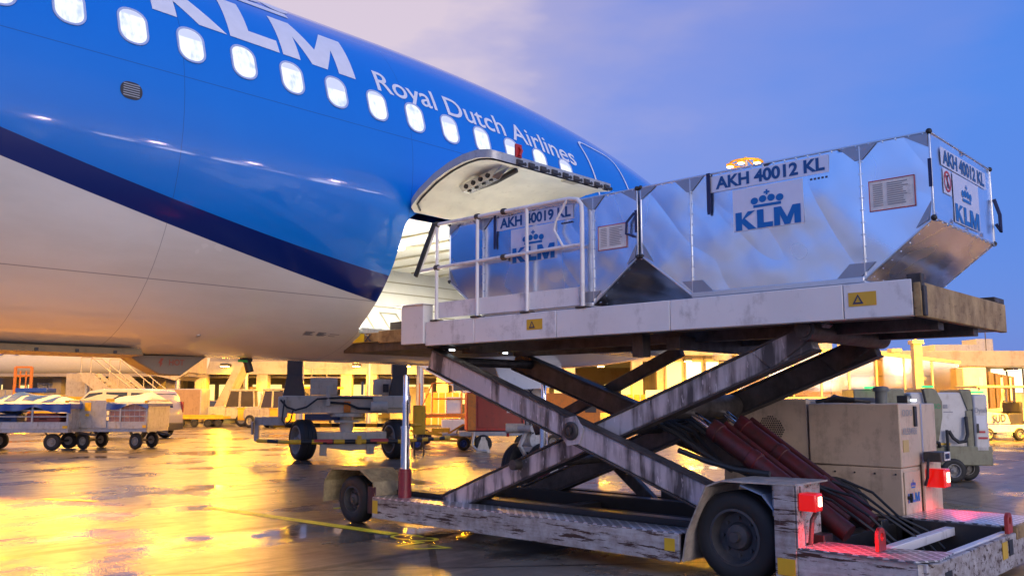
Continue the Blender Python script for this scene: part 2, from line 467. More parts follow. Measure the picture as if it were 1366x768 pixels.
def livery():
    m, nt, N, L, p = new_mat('airline_livery')
    P = pos(nt); s_ = N.new('ShaderNodeSeparateXYZ'); L.new(P, s_.inputs[0])
    X, Z = s_.outputs['X'], s_.outputs['Z']
    xc = mth(nt, 'MINIMUM', mth(nt, 'MAXIMUM', X, -3.0), 9.5)
    dx = mth(nt, 'SUBTRACT', xc, 2.12); d2 = mth(nt, 'MULTIPLY', dx, dx)
    zu = mth(nt, 'MULTIPLY_ADD', d2, .0145, mth(nt, 'MULTIPLY_ADD', dx, -.235, 3.51))
    zl = mth(nt, 'MULTIPLY_ADD', d2, .0101, mth(nt, 'MULTIPLY_ADD', dx, -.235, 3.307))
    up = mth(nt, 'GREATER_THAN', Z, zu); lo = mth(nt, 'LESS_THAN', Z, zl)
    tone = noise(nt, P, .8, 5)
    c = mixc(nt, up, (.002, .014, .13), mixc(nt, tone, (.0, .16, .62), (.0, .19, .70)))
    wht = mixc(nt, ramp(nt, noise(nt, P, 1.3, 6, .6, (.4, 1, 1.6)), [(.35, (0, 0, 0)), (.75, (1, 1, 1))]), (.70, .69, .67), (.56, .54, .51))
    c = mixc(nt, lo, c, wht)
    # skin joints
    def seam(sock, off, per, wd):
        a = mth(nt, 'MODULO', mth(nt, 'ADD', sock, 100 * per - off), per)
        return mth(nt, 'LESS_THAN', a, wd)
    j = mth(nt, 'MAXIMUM', seam(X, .9, 2.665, .006), mth(nt, 'MAXIMUM', mth(nt, 'LESS_THAN', mth(nt, 'ABSOLUTE', mth(nt, 'SUBTRACT', Z, 4.30)), .004), mth(nt, 'LESS_THAN', mth(nt, 'ABSOLUTE', mth(nt, 'SUBTRACT', Z, 2.52)), .004)))
    c = mixc(nt, mth(nt, 'MULTIPLY', j, .5), c, (.01, .02, .07))
    L.new(c, p.inputs['Base Color'])
    L.new(mth(nt, 'MULTIPLY_ADD', noise(nt, P, 2.0, 5), .14, .17), p.inputs['Roughness'])
    p.inputs['Coat Weight'].default_value = .8; p.inputs['Coat Roughness'].default_value = .05; p.inputs['Coat IOR'].default_value = 1.5
    h = mth(nt, 'ADD', noise(nt, P, 1.1, 2, .4, (1.4, 1, 1)), mth(nt, 'MULTIPLY', noise(nt, P, 5, 2), .10))
    bump(nt, h, .12, .05, p)
    return m
LIV = livery()
xs = sorted(set([-24, -18, -12, -8, -5, -3] + [-2 + .5 * k for k in range(17)] + [DX0, DX1] + [6.6 + .4 * k for k in range(4)] + [8.12 + .38 * k for k in range(1, 19)] + [15.2, 15.5, 15.7, 15.82, 15.88]))
xs = [x for x in xs if x <= 15.88]
ths = sorted(set([-90 + 180 * k / 36 for k in range(37)] + [DA0, DA1] + [-58, -10.5]))
full = ths + [180 - t for t in reversed(ths[1:-1])]
vs = [hull(x, t) for x in xs for t in full]
nf = len(full); fs = []
for i in range(len(xs) - 1):
    for k in range(nf):
        k2 = (k + 1) % nf
        a, b = full[k], full[k2]
        if xs[i] >= DX0 - 1e-6 and xs[i + 1] <= DX1 + 1e-6 and a >= DA0 - 1e-6 and b <= DA1 + 1e-6 and k2 > k and b <= 90: continue
        fs.append((i * nf + k, (i + 1) * nf + k, (i + 1) * nf + k2, i * nf + k2))
fus = MB().add(vs, fs)
fus.add([hull(15.88, t) for t in full], [tuple(range(nf))])
RC, RCA = .22, .22 / 2.03 * 57.3
for (cx, sxn) in ((DX0, 1), (DX1, -1)):
    for (ca, san) in ((DA0, 1), (DA1, -1)):
        arc = [(cx + sxn * RC * (1 - math.sin(R(q))), ca + san * RCA * (1 - math.cos(R(q)))) for q in range(0, 91, 15)]
        pts = [hull(cx, ca, .001)] + [hull(x_, a_, .001) for x_, a_ in arc]
        fus.add(pts, [(0, i, i + 1) for i in range(1, len(pts) - 1)])
fus.build('fuselage', LIV, plane, angle=50)
# frame of the cargo opening: a return that runs inward from the rounded outline
out = []
for cx, ca, sxn, san, q0 in ((DX0, DA0, 1, 1, 0), (DX1, DA0, -1, 1, 1), (DX1, DA1, -1, -1, 0), (DX0, DA1, 1, -1, 1)):
    arc = [(cx + sxn * RC * (1 - math.sin(R(q))), ca + san * RCA * (1 - math.cos(R(q)))) for q in range(0, 91, 15)]
    # arc runs from (cx+RC, ca) side to (cx, ca+RCA) side
    out += arc[::-1] if q0 == 0 else arc
M['sill'] = paint('door_frame_metal', (.55, .56, .58), .35, metal=.5, dirt=(.2, .18, .16), amount=.25, scale=5)
n = len(out)
fr = MB().add([hull(x_, a_, .002) for x_, a_ in out] + [hull(x_, a_, -.14) for x_, a_ in out], [(i, (i + 1) % n, (i + 1) % n + n, i + n) for i in range(n)])
fr.build('cargo_opening_frame', M['sill'], plane)
# hold
M['lining'] = paint('hold_lining', (.80, .78, .72), .5, dirt=(.5, .46, .4), amount=.12, scale=2)
hold = MB()
prof = [(8.36, 2.20), (8.40, 2.185), (10.22, 2.185), (10.80, 2.80), (10.98, 3.46), (7.62, 3.46)]
X0h, X1h = 5.2, 13.0
for k in range(1, len(prof) - 1):
    a, b = prof[k], prof[k + 1]
    hold.add([(X0h, *a), (X1h, *a), (X1h, *b), (X0h, *b)], [(0, 1, 2, 3)])
for X_ in (X0h, X1h):
    hold.add([(X_, *q) for q in prof], [tuple(range(len(prof)))])
hold = hold.build('hold_lining', M['lining'], plane, fix=False)
M['liningdark'] = plain('lining_trim', (.42, .38, .28), .5)
tr = MB()
for k in range(9):                                     # recessed wall panels on the far wall and ribs
    x0 = 6.6 + .62 * k
    e = Vector((0, .58, .615)).normalized(); o = Vector((x0, 10.33, 2.32))
    for (a, b) in (((0, 0), (.34, .03)), ((0, .57), (.34, .60)), ((0, 0), (.03, .60)), ((.31, 0), (.34, .60))):
        p0 = o + Vector((a[0], 0, 0)) + e * a[1]; p1 = o + Vector((b[0], 0, 0)) + e * b[1]
        tr.add([p0, (p1.x, p0.y, p0.z), p1, (p0.x, p1.y, p1.z)], [(0, 1, 2, 3)])
for z_ in (2.84, 3.08, 3.26):
    yy = 10.80 + .18 * (z_ - 2.80) / .66; tr.box(X0h, X1h, yy - .012, yy - .004, z_, z_ + .016)
for k in range(12): tr.box(6.0 + .53 * k, 6.03 + .53 * k, 7.9, 10.85, 3.43, 3.45)
tr.build('lining_trim', M['liningdark'], hold)
lampm = plain('hold_lamp_glow', (.9, .9, .85), .4, emit=(1, .95, .82), strength=9)
for k, x_ in enumerate((7.0, 8.6)):
    lp = MB().box(x_, x_ + .5, 9.0, 9.14, 3.40, 3.445).build('hold_lamp', lampm, plane)
    li = bpy.data.lights.new('hold_light', 'AREA'); li.energy = 95; li.shape = 'RECTANGLE'; li.size = .5; li.size_y = .14; li.color = (1, .94, .80)
    lo = bpy.data.objects.new('hold_light', li); COL.objects.link(lo); lo.parent = lp
    lo.location = Vector((x_ + .25, 9.07, 3.39)) - plane.location
sl = MB().box(6.5, 7.9, 8.42, 8.46, 2.19, 2.215).build('added_sill_lamp', lampm, plane)  # strip lamp added on the sill to brighten the open door's lining
li = bpy.data.lights.new('hold_light', 'AREA'); li.energy = 120; li.shape = 'RECTANGLE'; li.size = 1.4; li.size_y = .05; li.color = (1, .93, .76)
lo = bpy.data.objects.new('hold_light', li); COL.objects.link(lo); lo.parent = sl
lo.location = Vector((7.2, 8.40, 2.24)) - plane.location; lo.rotation_euler = Vector((0, -.75, 1)).to_track_quat('-Z', 'Y').to_euler()
# roller tracks and yellow floor
ft = MB()
for y_ in (8.3, 9.1, 9.9): ft.box(6.3, 12, y_, y_ + .14, 2.19, 2.24)
ft.build('roller_track', M['galv'], plane)

# open cargo door, swung up and out on its top hinge
dprof = [(7.37, 3.56), (7.18, 3.70), (6.95, 3.82), (6.72, 3.90), (6.50, 3.945), (6.30, 3.955), (6.12, 3.93), (6.03, 3.90)]
def dpt(s_):
    f = s_ * (len(dprof) - 1); i = min(int(f), len(dprof) - 2); t = f - i
    a, b = dprof[i], dprof[i + 1]
    return Vector((0, a[0] + (b[0] - a[0]) * t, a[1] + (b[1] - a[1]) * t))
dA, dB = 6.17, 8.22
def ext(s_):
    r = .30; y = (1 - s_) * 1.42
    k = 0 if y > r else r - math.sqrt(max(0, r * r - (r - y) ** 2))
    y2 = s_ * 1.42; k2 = 0 if y2 > .1 else .1 - math.sqrt(max(0, .01 - (.1 - y2) ** 2))
    return dA + k + k2, dB - k - k2
def dshell(drop, inset):
    def fn(a, b):
        s_ = 1 - (1 - a) ** 1.6 if False else a
        x0, x1 = ext(s_); q = dpt(s_)
        s2 = max(0, min(1, .5 + (s_ - .5) * (1 - inset * 1.2))); q = dpt(s2)
        return Vector((x0 + inset + (x1 - x0 - 2 * inset) * b, q.y, q.z - drop))
    return fn
NU, NV = 28, 16
door = MB().grid(dshell(0, 0), NU, NV)
dm = LIV
edge = []
for i in range(NU + 1): edge.append(dshell(0, 0)(i / NU, 0))
for j in range(1, NV + 1): edge.append(dshell(0, 0)(1, j / NV))
for i in range(NU - 1, -1, -1): edge.append(dshell(0, 0)(i / NU, 1))
for j in range(NV - 1, 0, -1): edge.append(dshell(0, 0)(0, j / NV))
door = door.build('cargo_door', LIV, plane, fix=False, angle=40)
low = [p + Vector((0, 0, -.085)) for p in edge]; n = len(edge)
rim = MB().add(edge + low, [(i, (i + 1) % n, (i + 1) % n + n, i + n) for i in range(n)])
rim.build('door_edge', paint('door_edge_grey', (.40, .41, .43), .4, metal=.3, dirt=(.15, .14, .13), amount=.3, scale=6), door, fix=False)
dl = MB().grid(dshell(.085, 0), NU, NV).build('door_lining', paint('door_lining_cream', (.78, .75, .62), .40, dirt=(.50, .46, .36), amount=.2, scale=3), door, fix=False)
MB().tube([dshell(.09, .05)(i / 20, .0) for i in range(21)] + [dshell(.09, .05)(1, j / 16) for j in range(17)], .012, 8).build('door_seal', M['black'], door)
# panel stiffener bulge and actuator bracket on the lining
br = MB()
def dq(xr, s_, dz): 
    q = dpt(s_); return Vector((dA + xr * (dB - dA), q.y, q.z - .085 - dz))
sidea = [dq(.17, .30, 0), dq(.17, .34, .10), dq(.175, .62, .11), dq(.18, .72, 0)]
br.prism(sidea, (.012, 0, 0)); br.prism([p + Vector((.11, 0, 0)) for p in sidea], (.012, 0, 0))
br.add([sidea[1] + Vector((0, 0, 0)), sidea[2], sidea[2] + Vector((.12, 0, 0)), sidea[1] + Vector((.12, 0, 0))], [(0, 1, 2, 3)])
brk = br.build('actuator_bracket', M['steel'], door, bevel=.004)
hl = MB()
for k in range(4):
    q = sidea[1].lerp(sidea[2], .12 + .25 * k) + Vector((-.004, 0, .045)); hl.cyl(q, q + Vector((-.004, 0, 0)), .026, n=14)
    q2 = q + Vector((.064, 0, -.052)); hl.cyl(q2, q2 + Vector((0, 0, -.004)), .026, n=14)
hl.build('lightening_hole', M['dark'], brk)
MB().tube([dq(.24, .34, .05), dq(.26, .55, .09), dq(.28, .74, .02)], .03, 10).build('actuator', M['dark'], door)
lt = MB(); lh = MB()
for k in range(9):                                     # latch fittings along the free edge
    x_ = dA + .36 + k * .185; q = dshell(0, 0)(1, .5); q = Vector((x_, q.y, q.z))
    lt.box(x_ - .045, x_ + .045, q.y - .016, q.y + .03, q.z - .085, q.z - .03)
    lt.cyl((x_ - .05, q.y - .016, q.z - .07), (x_ + .05, q.y - .016, q.z - .07), .016, n=10)
    lh.cyl((x_ + .09, q.y + .005, q.z - .06), (x_ + .09, q.y - .006, q.z - .06), .02, n=12)
lt.build('latch', M['dark'], door, bevel=.004); lh.build('latch_hole', M['black'], door)
q = dshell(0, 0)(1, .2)
MB().box(6.47, 6.56, q.y - .012, q.y + .012, q.z - .01, q.z + .13).tube([(6.515, q.y - .02, q.z + .10), (6.535, q.y - .03, q.z + .06), (6.505, q.y - .03, q.z + .0)], .016, 8).build('red_latch_flag', plain('flag_red', (.45, .02, .02), .5), door, bevel=.006)
q = dq(.62, .80, .0); MB().box(q.x, q.x + .22, q.y - .05, q.y + .05, q.z - .012, q.z + .005).build('recess_cover', M['liningdark'], dl, bevel=.01)
MB().tube([hull(6.25 + .1 * k, DA1 + 1, .012) for k in range(19)], .022, 8).build('hinge', M['dark'], plane)

# cabin windows
def rrect(wd, ht, r, n=6):
    p = []
    for cx, cy, a0 in ((wd / 2 - r, ht / 2 - r, 0), (-wd / 2 + r, ht / 2 - r, 90), (-wd / 2 + r, -ht / 2 + r, 180), (wd / 2 - r, -ht / 2 + r, 270)):
        for k in range(n + 1): p.append((cx + r * math.cos(R(a0 + 90 * k / n)), cy + r * math.sin(R(a0 + 90 * k / n))))
    return p
def dense(poly, step=.05):
    out = []
    for (a, b) in zip(poly, poly[1:] + poly[:1]):
        k = max(1, int(math.dist(a, b) / step))
        out += [(a[0] + (b[0] - a[0]) * i / k, a[1] + (b[1] - a[1]) * i / k) for i in range(k)]
    return out
def disc(mb, x, th, poly, off, rings=5):
    poly = dense(poly); n = len(poly)
    v = [hmap(x, th, u * r / rings, w_ * r / rings, off) for r in range(rings, 0, -1) for u, w_ in poly] + [hmap(x, th, 0, 0, off)]
    f = [(a + n * l, (a + 1) % n + n * l, (a + 1) % n + n * (l + 1), a + n * (l + 1)) for l in range(rings - 1) for a in range(n)]
    f += [(a + n * (rings - 1), (a + 1) % n + n * (rings - 1), n * rings) for a in range(n)]
    return mb.add(v, f)
def hmap(x, th, u, v, off): return hull(x + u, th + v / 2.03 * 57.3, off)
def pane_mat():
    m, nt, N, L, p = new_mat('lit_cabin_pane')
    P = pos(nt)
    a = noise(nt, P, 7, 3, .6, (2.2, 1, .6)); b = noise(nt, P, 4, 2, .5, (1, 1, 3))
    f = ramp(nt, mth(nt, 'MULTIPLY_ADD', a, .65, mth(nt, 'MULTIPLY', b, .35)), [(.36, (.55, .66, .84)), (.48, (.86, .91, .98)), (.58, (1, .99, .97))])
    L.new(f, p.inputs['Emission Color']); p.inputs['Emission Strength'].default_value = 1.05
    p.inputs['Base Color'].default_value = (.1, .1, .12, 1); p.inputs['Roughness'].default_value = .08
    return m
PANE = pane_mat(); BLIND = plain('window_blind', (.5, .5, .55), .5, emit=(.60, .68, .88), strength=.55); WFR = plain('window_surround', (.50, .56, .74), .28, .2)
for k in range(-9, 15):
    x_ = 3.12 + .5345 * k
    if x_ > 9.3 and x_ < 10.75: continue
    th = 19.7 - .62 * (x_ - 3.12) if x_ > 2.5 else 19.7
    if x_ > 7.5: th = 16.6
    o_, i_ = (dense(rrect(.270, .380, .119), .6), dense(rrect(.232, .340, .102), .6)); n = len(o_)
    f = MB().add([hmap(x_, th, *q, .001) for q in o_] + [hmap(x_, th, *q, .010) for q in o_] + [hmap(x_, th, *q, .008) for q in i_] + [hmap(x_, th, *q, -.001) for q in i_],
                 [(a + n * l, (a + 1) % n + n * l, (a + 1) % n + n * (l + 1), a + n * (l + 1)) for l in range(3) for a in range(n)])
    f = f.build('window', WFR, plane, fix=False, angle=30)
    disc(MB(), x_, th, rrect(.232, .340, .102), .004).build('pane', PANE, f, fix=False)
    hb = (.05, .10, .0, .07, .14, .04, .0, .09)[k % 8]
    if hb:
        def bfn(a, b, hb=hb):
            y_ = .164 - hb * b; e = max(0, y_ - .07) / .098; hw = .108 - .098 * (1 - math.sqrt(max(0, 1 - e * e)))
            return hmap(x_, th, -hw + 2 * hw * a, y_, .006)
        MB().grid(bfn, 6, 5).build('blind', BLIND, f, fix=False)
# livery lettering wrapped on the skin
def wrap(polys2d, x0, th0, sx_, sy_, off, slope=0.0):
    """2D polygons (x right, y up) laid on the hull; y is arc length in metres times sy_"""
    bm = bmesh.new()
    for vs2, fs2 in polys2d:
        vv = [bm.verts.new((x * sx_, y * sy_, 0)) for x, y in vs2]
        for f in fs2:
            try: bm.faces.new([vv[i] for i in f])
            except ValueError: pass
    bmesh.ops.triangulate(bm, faces=bm.faces)
    ys = [v.co.y for v in bm.verts]; y = min(ys) + .05
    while y < max(ys):
        bmesh.ops.bisect_plane(bm, geom=bm.verts[:] + bm.edges[:] + bm.faces[:], plane_co=(0, y, 0), plane_no=(0, 1, 0)); y += .05
    bm.verts.index_update()
    v = [hull(x0 + q.co.x, th0 + slope * q.co.x + q.co.y / 2.03 * 57.3, off) for q in bm.verts]
    f = [tuple(q.index for q in p.verts) for p in bm.faces]
    bm.free(); return v, f
LET = plain('livery_letter', (.80, .79, .82), .3)
pl, cr = logo2d()
P2 = lambda ps: [(p, [tuple(range(len(p)))]) for p in ps]
v, f = wrap(P2(pl), 3.33, 27.6, 2.24 / KLW, .62, .004, -.85); MB().add(v, f).build('title_initials', LET, plane, fix=False)
v, f = wrap(P2(cr), 3.33, 27.6, 2.24 / KLW, .66, .004, -.85); MB().add(v, f).build('crown_emblem', LET, plane, fix=False)
vs2, fs2, w2 = glyphs('Royal Dutch Airlines', .010, 1.0)
v, f = wrap([(vs2, fs2)], 5.86, 24.4, 3.44 / w2, .285 / CAP, .004, -.87); MB().add(v, f).build('title_lettering', LET, plane, fix=False)
# small maintenance print and drain fittings on the lower hull
sp_ = MB()
for k in range(4):
    for j in range(2 + k % 2):
        x0 = 5.55 + .17 * j; v0 = -.02 * k
        q_ = [(x0, v0), (x0 + .13 - .02 * ((k + j) % 3), v0), (x0 + .13 - .02 * ((k + j) % 3), v0 + .008), (x0, v0 + .008)]
        sp_.add([hull(a_, -60 + b_ / 2.03 * 57.3, .004) for a_, b_ in q_], [(0, 1, 2, 3)])
sp_.build('small_print', M['ink'], plane, fix=False)
for x_, th_ in ((1.7, -50), (4.4, -66)):
    MB().cyl(hull(x_, th_, -.002), hull(x_, th_, .008), .028, .022, 14).build('drain_fitting', M['galv'], plane)
# vent, front door outline
o_ = rrect(.19, .15, .07)
disc(MB(), 3.09, 2.1, o_, .004).build('pressure_vent', M['dark'], plane, fix=False)
gv = MB()
for k in range(6): 
    y_ = -.05 + .02 * k; gv.add([hmap(3.09, 2.1, *q, .007) for q in ((-.07, y_), (.07, y_), (.07, y_ + .007), (-.07, y_ + .007))], [(0, 1, 2, 3)])
gv.build('vent_grille', M['galv'], plane, fix=False)
rr = dense([(x_ * 1.0, y_) for x_, y_ in rrect(.88, 1.86, .16, 4)], .06)
ri = [(x_ * .93, y_ * .965) for x_, y_ in rr]; n = len(rr)
MB().add([hmap(10.08, 14, *q, .010) for q in rr] + [hmap(10.08, 14, *q, .010) for q in ri], [(a, (a + 1) % n, (a + 1) % n + n, a + n) for a in range(n)]).build('passenger_door_outline', LET, plane, fix=False)
o_ = rrect(.13, .20, .06)
disc(MB(), 10.06, 13, o_, .006).build('door_window', PANE, plane, fix=False)
for x_ in (11.9, 12.45):
    disc(MB(), x_, 16, rrect(.225, .33, .098), .006).build('window', PANE, plane, fix=False)
# cockpit glazing on the nose
cg = MB()
for a, b in ((13.35, 13.95), (14.02, 14.6), (14.66, 15.1)):
    cg.add([hull(a, 30, .006), hull(b, 33, .006), hull(b - .10, 52, .006), hull(a + .08, 50, .006)], [(0, 1, 2, 3)])
cg.build('cockpit_window', M['glass'], plane, fix=False)
# belly details: lip of the fairing, warm-air flap with its warning, drain mast
lip = MB()
for k in range(12):
    xa, xb = 1.2 + .23 * k, 1.2 + .23 * (k + 1)
    lip.add([(xa, 8.86, 1.93), (xb, 8.86, 1.93), (xb, 8.80, 1.865), (xa, 8.80, 1.865)], [(0, 1, 2, 3)]).add([(xa, 8.80, 1.865), (xb, 8.80, 1.865), (xb, 9.3, 1.85), (xa, 9.3, 1.85)], [(0, 1, 2, 3)])
lip.build('fairing_lip', paint('lip_brown', (.26, .19, .11), .5, dirt=(.1, .08, .06), amount=.3), plane, fix=False)
lb = MB()
for k in range(7): lb.box(1.5 + .36 * k, 1.53 + .36 * k, 8.785, 8.80, 1.87, 1.90)
lb.build('fairing_bolt', M['dark'], plane)
hot = MB().prism([(3.98, 9.20, 1.88), (4.10, 9.20, 1.80), (4.32, 9.20, 1.69), (4.56, 9.20, 1.68), (4.86, 9.20, 1.90)], (0, .28, 0)).build('air_outlet_flap', paint('flap_brown', (.20, .16, .12), .5, dirt=(.1, .08, .06), amount=.3), plane, bevel=.01)
t_ = MB(); put_text(t_, 'HOT', (4.42, 9.195, 1.79), (1, 0, 0), (0, 0, 1), .17, .06); put_polys(t_, [[(.02, 0), (.05, .05), (.035, .05), (.06, .10), (.03, .10), (.0, .045), (.02, .045)]], (4.30, 9.195, 1.76), (1, 0, 0), (0, 0, 1))
t_.build('warning_lettering', plain('warning_red', (.3, .06, .03), .5), hot, fix=False)
dmst = MB().box(5.33, 5.46, 9.27, 9.33, 1.86, 1.92).tube([(5.40, 9.3, 1.88), (5.43, 9.3, 1.80), (5.45, 9.3, 1.74)], .045, 10).build('drain_mast', M['black'], plane)
MB().box(5.27, 5.40, 9.26, 9.262, 1.85, 1.875).build('green_tag', plain('tag_green', (.03, .4, .06), .5), dmst)
for k, (x_, z_) in enumerate(((2.2, 1.88), (8.9, 1.9))):
    MB().prism([(x_, 9.33, 1.93), (x_ + .3, 9.33, 1.93), (x_ + .26, 9.33, 1.74), (x_ + .12, 9.33, 1.72)], (0, .02, 0)).build('blade_antenna', M['white'], plane)
# nose gear
gx = 10.42
gw = paint('gear_white', (.62, .60, .56), .4, dirt=(.2, .16, .12), amount=.35, scale=8)
leg = MB().cyl((gx, 9.34, .42), (gx - .06, 9.34, 1.15), .055).cyl((gx - .03, 9.34, .82), (gx - .12, 9.34, 2.05), .095).cyl((gx, 9.0, .38), (gx, 9.68, .38), .06).cyl((gx - .03, 9.25, .80), (gx - .03, 9.43, .80), .13).tube([(gx - .05, 9.34, 1.2), (gx + .55, 9.34, 1.95)], .05)
leg.tube([(gx - .14, 9.34, .95), (gx - .30, 9.34, .72), (gx - .10, 9.34, .48)], .035).cyl((gx - .2, 9.16, .98), (gx - .2, 9.52, .98), .055).box(gx - .14, gx + .1, 9.2, 9.48, .62, .70)
leg.cyl((gx - .32, 9.62, .98), (gx - .12, 9.40, .98), .075, n=14)
leg = leg.build('nose_gear_leg', gw, plane, bevel=.006)
for k in range(4):
    a_ = R(40 + 80 * k)
    MB().tube([(gx - .16, 9.34 + .1 * math.cos(a_), 1.9), (gx - .17, 9.34 + .14 * math.cos(a_), 1.4), (gx - .12, 9.34 + .12 * math.cos(a_), .9)], .012, 6).build('hydraulic_hose', M['black'], leg)
for s_ in (-1, 1): wheel(plane, (gx, 9.34 + .25 * s_, .38), (0, s_, 0), .38, .22, .19, M['tyre'], gw, 'nose_wheel')
for s_ in (-1, 1): MB().prism([(gx - 1.3, 9.34 + .42 * s_, 1.95), (gx + .2, 9.34 + .42 * s_, 1.95), (gx + .15, 9.34 + .52 * s_, 1.62), (gx - 1.2, 9.34 + .52 * s_, 1.55)], (0, .02, 0)).build('gear_door', M['white'], plane)
bd = MB(); card(bd, (gx - .42, 9.50, 1.22), (.32, -.40, 0), (0, 0, .50), .01); bd = bd.build('registration_board', plain('board_white', (.75, .75, .72), .5), plane)
t_ = MB(); put_text(t_, 'PH-AX', (gx - .415, 9.47, 1.50), (.30, -.375, 0), (0, 0, 1), .82, .085, lift=.004); t_.build('registration_lettering', M['ink'], bd, fix=False)
MB().box(gx - .30, gx - .26, 9.60, 9.62, .85, 1.0).build('gear_pin_flag', plain('flag_red', (.45, .02, .02), .5), leg)

# ------------------------------------------------------------------ cargo containers
def alu_mat(name, base=(.84, .90, 1.0), rough=.255, dents=1.0):
    m, nt, N, L, p = new_mat(name)
    P = pos(nt)
    n1 = noise(nt, P, 1.3, 2, .4); n2 = noise(nt, P, 60, 2, .6, (1, 1, .15))
    L.new(mixc(nt, n1, tuple(x * .94 for x in base), base), p.inputs['Base Color']); p.inputs['Metallic'].default_value = 1.0
    L.new(mth(nt, 'MULTIPLY_ADD', n1, .10, rough - .04), p.inputs['Roughness'])
    h = mth(nt, 'MULTIPLY_ADD', noise(nt, P, .95, 1.0, .35, (1, 1, 1.15)), .65, mth(nt, 'MULTIPLY', noise(nt, P, 3.2, 1, .4), .14))
    def fold(rot_, st):
        mm = N.new('ShaderNodeMapping'); mm.inputs['Rotation'].default_value = (R(rot_), 0, 0); L.new(P, mm.inputs[0])
        return noise(nt, mm.outputs[0], 1.0, 1.5, .4, st)
    f1 = fold(38, (1, 2.6, .75)); f2 = fold(-30, (1, 3.0, .9))
    h = mth(nt, 'ADD', h, mth(nt, 'MULTIPLY', mth(nt, 'ABSOLUTE', mth(nt, 'SUBTRACT', f1, .5)), .40))
    h = mth(nt, 'ADD', h, mth(nt, 'MULTIPLY', f2, .16))
    h = mth(nt, 'ADD', h, mth(nt, 'MULTIPLY', n2, .0012))
    bump(nt, h, .5 * dents, .16, p)
    return m
M['alu'] = alu_mat('container_sheet')
M['alup'] = plain('container_profile', (.70, .71, .74), .3, .9)
M['gusset'] = plain('gusset_plate', (.36, .37, .42), .4, .7)
M['placard'] = plain('placard_film', (.74, .72, .80), .3, .3)
M['klmblue'] = plain('print_blue', (.0, .13, .46), .4)
M['printdark'] = plain('print_dark_blue', (.008, .075, .27), .4)
M['paper'] = paint('paper_notice', (.70, .68, .66), .5, dirt=(.3, .28, .28), amount=.2, scale=20)
M['printred'] = plain('print_red', (.45, .03, .04), .5)
M['grey_print'] = plain('print_grey', (.28, .28, .30), .5)
X0U, X1U = 6.385, 7.82
ZB, ZK, ZT = 2.255, 2.67, 3.285
